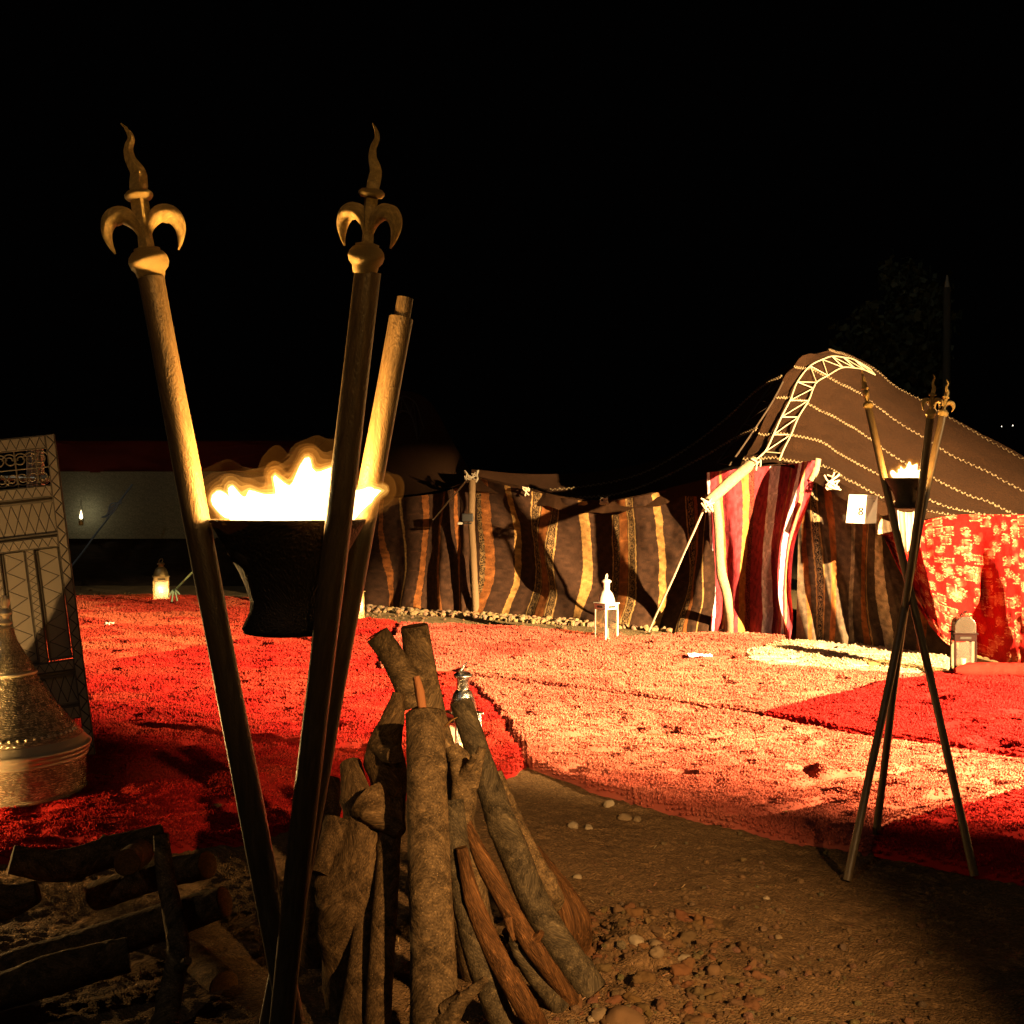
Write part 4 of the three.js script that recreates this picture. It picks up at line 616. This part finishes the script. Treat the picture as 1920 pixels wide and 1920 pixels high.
// ---------- carved wooden screen ----------
{
  const base = G(179, 1414, 0.09); const root = thing('carved_screen', 'tilted grey wooden door panel with zigzag carving and scrolled ironwork behind the tagine', 'screen', base);
  root.rotation.order = 'YXZ'; root.rotation.set(-0.03, 0.3, 0.116); root.scale.setScalar(0.965);
  const zig = (w, h, n, dia) => { const c = document.createElement('canvas'); c.width = w; c.height = h; const x = c.getContext('2d'); x.fillStyle = '#fff'; x.fillRect(0, 0, w, h); x.strokeStyle = '#3a2f27'; x.lineWidth = 4; x.lineJoin = 'miter';
    const line = (f) => { x.beginPath(); for (let i = 0; i <= n; i++) { const y = i / n * h, q = (i % 2 ^ f) ? w * 0.9 : w * 0.1; i ? x.lineTo(q, y) : x.moveTo(q, y); } x.stroke(); }; line(0); if (dia) line(1); if (!dia) { x.lineWidth = 3; x.strokeRect(2, -9, w - 4, h + 18); }
    const t = new THREE.CanvasTexture(c); t.wrapS = t.wrapT = THREE.RepeatWrapping; t.colorSpace = THREE.SRGBColorSpace; t.magFilter = THREE.LinearFilter; return t; };
  const wood = (t) => { const m = std('grey carved wood', [0.17, 0.145, 0.12], { roughness: 0.75 }); if (t) { m.map = t; m.bumpMap = t; m.bumpScale = 0.003; } return m; };
  const plainW = wood(); plainW.map = rep(grainT, 3, 3); plainW.bumpMap = rep(barkB, 2, 1); plainW.bumpScale = 0.002;
  const zs = wood(zig(64, 1024, 42)), zm = wood(zig(64, 1024, 30)), zr = wood(zig(64, 1024, 26)), zp = wood(zig(128, 1024, 12)), zd = wood(zig(128, 1024, 12, true));
  const W = 0.745, H = 1.76, TH = 0.045;
  // a board with its carving on the front face only
  const board = (name, x0, x1, y0, y1, z, th, m, across) => {
    local(name, box(x1 - x0, y1 - y0, th, (x0 + x1) / 2, (y0 + y1) / 2, z - th / 2, 0.002), plainW, root);
    if (m) { const a = across ? y1 - y0 : x1 - x0, b = across ? x1 - x0 : y1 - y0, g = new THREE.PlaneGeometry(a - 0.006, b - 0.006); if (across) g.rotateZ(Math.PI / 2); const f = local('carved_face', g, m, root.children.at(-1)); f.position.set((x0 + x1) / 2, (y0 + y1) / 2, z + 0.0015); }
  };
  const yOf = (z) => H - (z - 50) * 0.000951;
  board('stile', -0.052, 0, 0, H, 0, TH, zs); board('stile', -W, -W + 0.052, 0, H, 0, TH, zs);
  const xl = -W + 0.052, xr = -0.052;
  for (const [a, b] of [[50, 128], [335, 405], [628, 692], [1340, 1402], [1606, 1682], [1838, 1900]]) board('rail', xl, xr, yOf(b), yOf(a), -0.003, TH - 0.006, zr, true);
  for (const [a, b] of [[405, 628], [1402, 1606]]) { board('panel', xl, xr, yOf(b), yOf(a), -0.027, 0.01, zd, true); local('moulding', [box(xr - xl, 0.016, 0.012, (xl + xr) / 2, yOf(a) - 0.02, -0.02, 0.003), box(xr - xl, 0.012, 0.012, (xl + xr) / 2, yOf(b) + 0.012, -0.02, 0.003)], plainW, root); }
  const pw = (xr - xl - 3 * 0.046) / 4;
  for (let i = 0; i < 4; i++) { const x1 = xr - i * (pw + 0.046), x0 = x1 - pw; board('narrow_panel', x0 + 0.004, x1 - 0.004, yOf(1336), yOf(696), -0.03, 0.01, zp); local('moulding', [box(0.01, 0.6, 0.012, x0 + 0.008, yOf(1016), -0.024, 0.002), box(pw, 0.012, 0.012, (x0 + x1) / 2, yOf(1326), -0.023, 0.002)], plainW, root); if (i < 3) board('mullion', x0 - 0.046, x0, yOf(1340), yOf(692), -0.004, TH - 0.008, zm); }
  // turned balusters at the foot
  for (let i = 0; i < 7; i++) { const x = xr - 0.055 - i * 0.09; local('baluster', sweep([V3(x, yOf(1838), -0.02), V3(x, yOf(1790), -0.02), V3(x, yOf(1730), -0.02), V3(x, yOf(1682), -0.02)], [0.034, 0.022, 0.018, 0.036], { n: 14, k: 10, flat: 0.5 }), plainW, root); }
  // wrought scrolls in the top light
  const sc = (cx, cy, r, s, v) => { const p = []; for (let i = 0; i <= 26; i++) { const a = i / 26 * Math.PI * 3.1, q = r * (1 - 0.68 * i / 26); p.push(V3(cx + s * (Math.cos(a) * q - 0), cy + v * Math.sin(a) * q, -0.022)); } return sweep(p, 0.0045, { n: 50, k: 6 }); };
  const ya = yOf(128), yb = yOf(335), yc = (ya + yb) / 2, irons = std('wrought iron', [0.12, 0.1, 0.08], { roughness: 0.5, metalness: 0.4 });
  for (let i = 0; i < 6; i++) { const x = xr - 0.06 - i * 0.105; for (const [s, v] of [[1, 1], [-1, 1], [1, -1], [-1, -1]]) local('iron_scroll', sc(x + s * 0.026, yc + v * 0.052, 0.026 + 0.012, s, v), irons, root); local('iron_rod', [bar(V3(x, yb, -0.022), V3(x, ya, -0.022), 0.005, 6)], irons, root); }
  local('iron_rod', [bar(V3(xl, yc, -0.022), V3(xr, yc, -0.022), 0.0045, 6)], irons, root);
  const back = P(66, 885, 6.75);
  const cl = thing('hanging_cloth', 'pale cloth showing through the ironwork of the carved screen', 'cloth', V3(back.x, 0.9, back.z));
  part('cloth', drape([P(50, 838, 6.75), P(66, 836, 6.72), P(82, 838, 6.75)], [P(52, 985, 6.75), P(68, 985, 6.72), P(84, 985, 6.75)], { nu: 30, nv: 20, out: V3(0, 0, 1), fold: (s, t) => 0.02 * Math.sin(s * 22 + t) }), std('pinkish white cloth', [0.7, 0.6, 0.56], { roughness: 1, ...dbl }), cl);
  const rod = thing('brass_rod', 'brass rod with round knob behind the ironwork of the carved screen', 'rod', P(40, 896, 6.5));
  part('rod', sweep([P(-60, 894, 6.5), P(80, 898, 6.5)], 0.014, { n: 3, k: 14 }), M.smoothBrass, rod);
  part('knob', lathe([[0, -0.03], [0.02, -0.026], [0.026, -0.01], [0.026, 0.01], [0.016, 0.024], [0, 0.03]], 18).rotateZ(-Math.PI / 2).translate(...P(84, 898, 6.5).toArray()), M.smoothBrass, rod);
  const pole = thing('support_pole', 'thin dark pole that holds the brass rod behind the screen', 'pole', G(-70, 1330)); { const t = P(-60, 840, 6.5), b = G(-70, 1400); b.z = t.z; part('shaft', sweep([V3(b.x, 0, t.z), t], 0.02, { n: 3, k: 10 }), M.pole, pole); }
}

// ---------- firewood ----------
function log(label, pts, rad, m, { cutA = true, cutB = true, bump = 0.1, k = 26, n = 64, freq = 9, stubs = [], group = 'firewood logs', name = 'log', cat = 'log' } = {}) {
  const base = pts.reduce((a, b) => a.y < b.y ? a : b).clone(); base.y = Math.max(0, Math.min(base.y, 0.3));
  const root = thing(name, label, cat, base, group), s = pts[0].x * 31 + pts.length;
  const R = Array.isArray(rad) ? rad : [rad, rad], kn = [0, 1, 2, 3, 4, 5].map((i) => [hash(s * 100, i, 1), hash(s * 100, i, 2) * 6.28, 0.1 + 0.16 * hash(s * 100, i, 3)]), crack = hash(s * 100, 9, 4) * 6.28,
    knots = (t, a) => { let v = 0; if (a === undefined) return 0; for (const [kt, ka, h] of kn) { const da = Math.abs(((a - ka + 9.42) % 6.28) - 3.14); v += h * Math.exp(-(((t - kt) / 0.022) ** 2) - (da / 0.4) ** 2); } const w = crack + 0.5 * Math.sin(t * 5 + s), dc = Math.abs(((a - w + 9.42) % 6.28) - 3.14); return v - 0.07 * Math.exp(-((dc / 0.13) ** 2)) * smooth(0.1, 0.4, Math.abs(Math.sin(t * 4 + s))); },
    lump = (p, t, a) => 1 + knots(t, a) + bump * fbm(p.x * freq + s, p.y * freq * 0.7, p.z * freq, 3) + 0.025 * noise(p.x * 60, p.y * 40, p.z * 60);
  const geos = [sweep(pts, R, { n, k, lump })]; for (const [a, b, r0, r1] of stubs) geos.push(sweep([a, a.clone().lerp(b, 0.5).add(V3(0, -0.004, 0)), b], [r0, lerp(r0, r1, 0.6), r1], { n: 14, k: 10, lump }));
  part('bark', geos, m, root);
  const endCap = (p, q, r) => { const d = p.clone().sub(q).normalize(); part('cut_end', disc(p.clone().addScaledVector(d, 0.003), d, r * 0.97), M.cut, root); };
  if (cutA) endCap(pts[0], pts[1], R[0]); if (cutB) endCap(pts.at(-1), pts.at(-2), R.at(-1));
  return root;
}
const g0 = (u, v) => { const p = G(u, v); p.y = groundH(p.x, -p.z) + 0.01; return p; };
{ // the standing stack
  log('thickest straight grey log at the front of the stack, a stub at its foot', [P(797, 1338, 3.2), P(803, 1560, 3.06), P(811, 1780, 2.93), g0(816, 2050)], [0.052, 0.054, 0.057, 0.064], M.bark, { bump: 0.05, stubs: [[P(838, 1895, 2.84), P(911, 1836, 2.8), 0.026, 0.009], [P(826, 1930, 2.84), P(872, 1868, 2.81), 0.036, 0.014]] });
  const fk = log('forked grey log at the top of the stack with two sawn prongs', [P(777, 1174, 3.5), P(789, 1255, 3.5), P(806, 1345, 3.48), P(838, 1500, 3.44), g0(905, 1830)], [0.041, 0.05, 0.066, 0.064, 0.062], M.bark, { bump: 0.05, n: 50 });
  { const a = P(782, 1318, 3.47), b = P(707, 1190, 3.46), d = b.clone().sub(a).normalize();
    part('prong', sweep([a, P(752, 1258, 3.465), P(730, 1222, 3.46), b], [0.05, 0.042, 0.037, 0.036], { n: 24, k: 14, lump: (p) => 1 + 0.06 * fbm(p.x * 9, p.y * 9, p.z * 9, 3) }), M.bark, fk); part('cut_end', disc(b.clone().addScaledVector(d, 0.003), d, 0.035), M.cut, fk);
    part('peeled_patch', sweep([P(781, 1268, 3.43), P(787, 1295, 3.425), P(792, 1328, 3.425)], [0.01, 0.015, 0.014], { n: 8, k: 10, flat: 0.9 }), std('bare orange wood', [0.42, 0.17, 0.07], { bumpMap: rep(barkB, 3, 1), bumpScale: 0.003 }), fk, 'bare orange patch'); }
  log('long slate grey log on the right flank of the stack reaching furthest right', [P(864, 1314, 3.62), P(905, 1440, 3.58), P(958, 1585, 3.5), P(1018, 1722, 3.42), g0(1112, 1876)], [0.034, 0.04, 0.046, 0.046, 0.045], M.greyBark, { bump: 0.07 });
  log('reddish peeled log with a knot, second from the right in the stack', [P(868, 1535, 3.28), P(915, 1632, 3.25), P(962, 1718, 3.22), P(1015, 1798, 3.2), g0(1072, 1896)], [0.015, 0.024, 0.028, 0.028, 0.024], M.redWood, { bump: 0.18, stubs: [[P(995, 1765, 3.2), P(1016, 1748, 3.18), 0.02, 0.009], [P(952, 1722, 3.2), P(964, 1764, 3.17), 0.014, 0.006]] });
  log('smooth rust streaked log leaning just right of the thick front log', [P(866, 1590, 3.12), P(888, 1690, 3.1), P(930, 1790, 3.08), P(985, 1885, 3.06), g0(1010, 1935)], [0.016, 0.025, 0.029, 0.03, 0.028], M.redWood, { bump: 0.12 });
  log('dark grey log tucked behind the thick front log', [P(846, 1500, 3.2), P(865, 1650, 3.15), P(895, 1790, 3.1), g0(950, 1945)], [0.034, 0.036, 0.036, 0.036], M.greyBark, { bump: 0.07 });
  log('short dark log low between the two reddish logs', [P(958, 1740, 3.24), P(1002, 1820, 3.24), g0(1050, 1898)], [0.028, 0.032, 0.034], M.greyBark, { bump: 0.08 });
  log('slim brown log leaning behind the slate grey log', [P(925, 1452, 3.72), P(980, 1580, 3.66), P(1030, 1672, 3.6), g0(1072, 1760)], [0.03, 0.034, 0.036, 0.034], M.bark, { bump: 0.12 });
  log('broad rounded root piece at the right edge of the stack', [P(1004, 1590, 3.74), P(1036, 1652, 3.7), P(1066, 1710, 3.64), g0(1078, 1790)], [0.014, 0.038, 0.056, 0.05], M.redWood, { bump: 0.3, cutA: false, cutB: false, name: 'root_piece', cat: 'root piece' });
  log('gnarled knot of wood with a dark hollow right of the thick front log', [P(846, 1400, 3.34), P(868, 1440, 3.32), P(872, 1490, 3.3), P(858, 1560, 3.28)], [0.02, 0.038, 0.036, 0.02], M.bark, { bump: 0.4, freq: 16, cutA: false, cutB: false, name: 'gnarled_knot', cat: 'root piece', stubs: [[P(880, 1470, 3.3), P(905, 1402, 3.3), 0.03, 0.012], [P(868, 1452, 3.29), P(890, 1418, 3.24), 0.016, 0.01]] });
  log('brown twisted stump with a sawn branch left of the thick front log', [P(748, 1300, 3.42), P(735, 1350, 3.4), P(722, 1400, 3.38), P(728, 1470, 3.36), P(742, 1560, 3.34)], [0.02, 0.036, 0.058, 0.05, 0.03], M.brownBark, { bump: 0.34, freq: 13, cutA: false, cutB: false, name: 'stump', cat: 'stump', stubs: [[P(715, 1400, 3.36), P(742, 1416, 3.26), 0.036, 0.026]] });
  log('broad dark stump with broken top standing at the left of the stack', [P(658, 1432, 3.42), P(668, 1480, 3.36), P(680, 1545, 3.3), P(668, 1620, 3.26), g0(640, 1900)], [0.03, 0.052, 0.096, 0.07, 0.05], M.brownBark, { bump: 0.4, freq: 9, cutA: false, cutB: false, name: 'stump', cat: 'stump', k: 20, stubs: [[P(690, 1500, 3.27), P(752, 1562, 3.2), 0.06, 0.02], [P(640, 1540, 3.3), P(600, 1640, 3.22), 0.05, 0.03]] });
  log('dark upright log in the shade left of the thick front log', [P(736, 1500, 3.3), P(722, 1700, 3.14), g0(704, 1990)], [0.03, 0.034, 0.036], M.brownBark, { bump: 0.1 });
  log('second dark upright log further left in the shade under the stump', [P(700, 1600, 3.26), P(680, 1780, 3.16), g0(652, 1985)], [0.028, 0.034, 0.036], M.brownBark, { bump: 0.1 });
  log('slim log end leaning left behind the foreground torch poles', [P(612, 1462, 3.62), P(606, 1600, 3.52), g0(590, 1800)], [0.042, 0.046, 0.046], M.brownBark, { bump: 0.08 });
  for (const [a, b] of [[[835, 1362], [858, 1345]], [[752, 1478], [738, 1496]]]) { const p = P(...a, 3.2), q = P(...b, 3.22), r = thing('twig', a[0] > 800 ? 'thin pale splinter sticking out right of the thick front log' : 'thin pale splinter left of the thick front log', 'twig', p); part('splinter', sweep([p, p.clone().lerp(q, 0.5).add(V3(0, 0.004, 0)), q], [0.004, 0.003, 0.001], { n: 6, k: 5 }), M.cut, r); }
}
{ // the heap lying at the left
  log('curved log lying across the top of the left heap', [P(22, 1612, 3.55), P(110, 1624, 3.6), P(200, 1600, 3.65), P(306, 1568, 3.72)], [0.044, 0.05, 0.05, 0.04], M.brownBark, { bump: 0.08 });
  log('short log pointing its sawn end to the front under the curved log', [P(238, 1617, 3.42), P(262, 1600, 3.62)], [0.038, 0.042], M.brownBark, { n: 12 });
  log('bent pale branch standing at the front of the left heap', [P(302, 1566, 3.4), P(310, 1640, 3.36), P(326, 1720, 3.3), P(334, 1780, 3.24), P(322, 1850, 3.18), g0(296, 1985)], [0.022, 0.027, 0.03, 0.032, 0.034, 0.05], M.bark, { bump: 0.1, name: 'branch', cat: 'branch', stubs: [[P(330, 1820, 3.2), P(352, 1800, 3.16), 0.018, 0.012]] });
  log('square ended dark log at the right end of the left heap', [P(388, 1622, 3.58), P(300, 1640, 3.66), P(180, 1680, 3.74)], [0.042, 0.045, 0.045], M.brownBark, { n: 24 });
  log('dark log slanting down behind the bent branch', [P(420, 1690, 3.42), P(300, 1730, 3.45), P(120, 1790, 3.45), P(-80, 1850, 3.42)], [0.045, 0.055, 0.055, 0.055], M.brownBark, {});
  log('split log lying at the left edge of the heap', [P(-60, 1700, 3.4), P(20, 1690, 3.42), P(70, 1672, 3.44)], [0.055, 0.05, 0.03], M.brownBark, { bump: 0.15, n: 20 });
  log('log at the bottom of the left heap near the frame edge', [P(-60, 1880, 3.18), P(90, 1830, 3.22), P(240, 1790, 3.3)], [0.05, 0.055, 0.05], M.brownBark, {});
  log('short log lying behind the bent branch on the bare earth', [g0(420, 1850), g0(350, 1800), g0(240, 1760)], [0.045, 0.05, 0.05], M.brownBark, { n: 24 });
}

// ---------- small things ----------
{
  const crumple = (name, label, cat, u, v, w, c, s0) => { const p = G(u, v, 0.06), r = thing(name, label, cat, p); const g = grid(14, 8, (s, t) => [V3((s - 0.5) * w, 0.03 * fbm(s * 5, t * 5, s0) + 0.02, (t - 0.5) * w * 0.6), s, t]).toNonIndexed(); g.computeVertexNormals(); local('sheet', g, std(label, c, { roughness: 0.25, ...dbl }), r); };
  crumple('wrapper', 'crumpled bluish white wrapper on the salmon rug before the entrance', 'wrapper', 1312, 1232, 0.2, [0.75, 0.78, 0.9], 3);
  crumple('paper_scrap', 'small white scrap on the red rug at the back left', 'paper', 206, 1172, 0.09, [0.8, 0.75, 0.65], 5);
  const p = G(1372, 1190), r = thing('stone_row', 'pale stones at the foot of the crooked entrance post', 'stones', p); for (const [u, v, s] of [[1356, 1186, 0.05], [1386, 1188, 0.035], [1398, 1187, 0.03], [1410, 1189, 0.035]]) { const b = G(u, v, 0.02); part('stone', rock(s, u, 0.6).translate(b.x, b.y, b.z), rockMats[1], r); }
}
{ // mast and tree behind the tent
  const b = V3(P(1775, 700, 24).x, 0, -24), t = P(1776, 516, 24), r = thing('mast', 'tall thin mast rising behind the tent at the right', 'mast', b);
  part('shaft', sweep([b, t.clone().add(V3(0, -0.25, 0))], [0.09, 0.075], { n: 6, k: 10 }), std('grey painted mast', [0.08, 0.085, 0.07], {}), r); part('cap', sweep([t.clone().add(V3(0, -0.26, 0)), t], [0.06, 0.015], { n: 4, k: 8 }), M.arch, r);
  const tb = V3(P(1690, 800, 27).x, 0, -27), tr = thing('tree', 'thin leafy tree barely visible in the dark behind the tent', 'tree', tb), bark = std('pale tree bark', [0.16, 0.14, 0.11], {});
  const limb = (pts, a, c) => sweep(pts, [a, (a + c) / 2, c], { n: 20, k: 7, lump: (p) => 1 + 0.12 * noise(p.x * 4, p.y * 3, p.z * 4) });
  const f = tb.clone().add(V3(0.3, 1.6, 0));
  part('trunk', [limb([tb, tb.clone().add(V3(0.2, 0.9, 0)), f], 0.16, 0.12)], bark, tr);
  const tips = [[1625, 590], [1660, 640], [1695, 545], [1715, 530], [1735, 600], [1605, 640], [1750, 560], [1680, 510]].map(([u, v], i) => P(u, v, 26.2 + (i % 4) * 0.5));
  for (const p of tips) part('limb', limb([f, f.clone().lerp(p, 0.5).add(V3(0.1, 0.2, 0)), p], 0.07, 0.015), bark, tr);
  const lg = new THREE.PlaneGeometry(0.09, 0.16), n = 9000, im = new THREE.InstancedMesh(lg, std('leaf', [0.07, 0.085, 0.04], { roughness: 0.7, ...dbl }), n), mx = new THREE.Matrix4(), q = new THREE.Quaternion();
  for (let i = 0; i < n; i++) { const p = tips[i % 8].clone().lerp(f, 0.45 * rnd() ** 1.5), s = rr(0.2, 0.75); p.add(V3(rr(-1, 1), rr(-1, 1), rr(-1, 1)).normalize().multiplyScalar(s * (0.6 + 0.5 * noise(i % 40, i % 8)))).sub(tb); q.setFromEuler(new THREE.Euler(rr(0, 6), rr(0, 6), rr(0, 6))); const k = rr(0.7, 1.4); mx.compose(p, q, V3(k, k, k)); im.setMatrixAt(i, mx); }
  shadows(im); im.name = 'crown'; im.userData.kind = 'stuff'; tr.add(im);
}
{ // unseen torch added behind the viewer to light the near finials
  const c = V3(0.4, 1.98, 0.5), leg = (a, t) => ({ foot: V3(c.x + Math.cos(a) * 0.27, 0, c.z + Math.sin(a) * 0.27), top: V3(c.x - Math.cos(a) * 0.2, 2.45, c.z - Math.sin(a) * 0.2), r: 0.015, finial: true, twist: t });
  torch('fire torch added behind the viewer outside the frame to light the near finials', [leg(0.4, 0), leg(2.5, 1), leg(4.6, 2)], c, 1, 1, 6.5, 1);
}
// ---------- lamp fittings outside the frame ----------
function floodFitting(label, at, target, r, rgb, glow) {
  const base = V3(at.x, 0, at.z), root = thing('floodlight', label, 'floodlight', base), d = target.clone().sub(at).normalize(), q = new THREE.Quaternion().setFromUnitVectors(V3(0, 0, 1), d);
  const put = (g, back) => g.applyQuaternion(q).translate(at.x - d.x * back, at.y - d.y * back, at.z - d.z * back);
  const housing = new THREE.LatheGeometry([[0, -0.2], [r * 0.6, -0.2], [r * 0.9, -0.12], [r * 1.06, 0], [r * 1.0, 0], [r * 0.8, -0.1], [0, -0.15]].map(([x, y]) => new THREE.Vector2(x, y)), 28).rotateX(Math.PI / 2);
  part('housing', put(housing, 0.06), M.iron, root);
  part('lens', put(new THREE.CylinderGeometry(r * 0.95, r * 0.95, 0.012, 28).rotateX(Math.PI / 2), 0.075), std('lamp lens', [0.1, 0.1, 0.1], { emissive: rgbm(rgb), emissiveIntensity: glow }), root);
  part('stand', [sweep([V3(at.x - d.x * 0.2, 0.35, at.z - d.z * 0.2), V3(at.x - d.x * 0.2, at.y - r, at.z - d.z * 0.2)], 0.02, { n: 2, k: 10 }), ...[0, 2.1, 4.2].map((a) => bar(V3(at.x - d.x * 0.2, 0.6, at.z - d.z * 0.2), V3(at.x - d.x * 0.2 + Math.cos(a) * 0.5, 0, at.z - d.z * 0.2 + Math.sin(a) * 0.5), 0.014, 8))], M.iron, root);
}
floodFitting('floodlight on a tripod outside the right edge that lights the tent', FLOOD, FLOOD_AT, 0.14, [1, 0.68, 0.32], 30);
{ // an added, unseen board off to the right that keeps the floodlight's upper beam off the far left of the camp
  const R0 = 1.35, at = (deg, y, r = R0) => V3(FLOOD.x - Math.cos(deg * Math.PI / 180) * r, y, FLOOD.z - Math.sin(deg * Math.PI / 180) * r), root = thing('added_shade_board', 'added dark curved shade board on two posts before the floodlight, outside the right edge', 'board', V3(at(30, 0).x, 0, at(30, 0).z));
  const edge = (s) => 2.4 + R0 * Math.tan(-Math.PI / 180 * (() => { const a = lerp(4, 62.5, s); return a < 57.3 ? lerp(1, 7.7, smooth(38, 47, a)) : 2.7; })());
  part('board', [grid(117, 2, (s, t) => [at(lerp(4, 62.5, s), lerp(2.95, edge(s), t)), s, t]), grid(117, 2, (s, t) => [at(lerp(4, 62.5, s), lerp(2.95, edge(s), t), R0 - 0.02), s, t])], std('dark board', [0.05, 0.04, 0.03], dbl), root);
  for (const a of [4, 22]) part('post', sweep([at(a, 0, R0 + 0.03), at(a, 2.95, R0 + 0.03)], 0.014, { n: 2, k: 8 }), M.iron, root);
}
floodFitting('small floodlight on a tripod behind the viewer that lights the logs', REAR, REAR_AT, 0.07, [1, 0.62, 0.27], 10);

renderer.render(scene, camera);
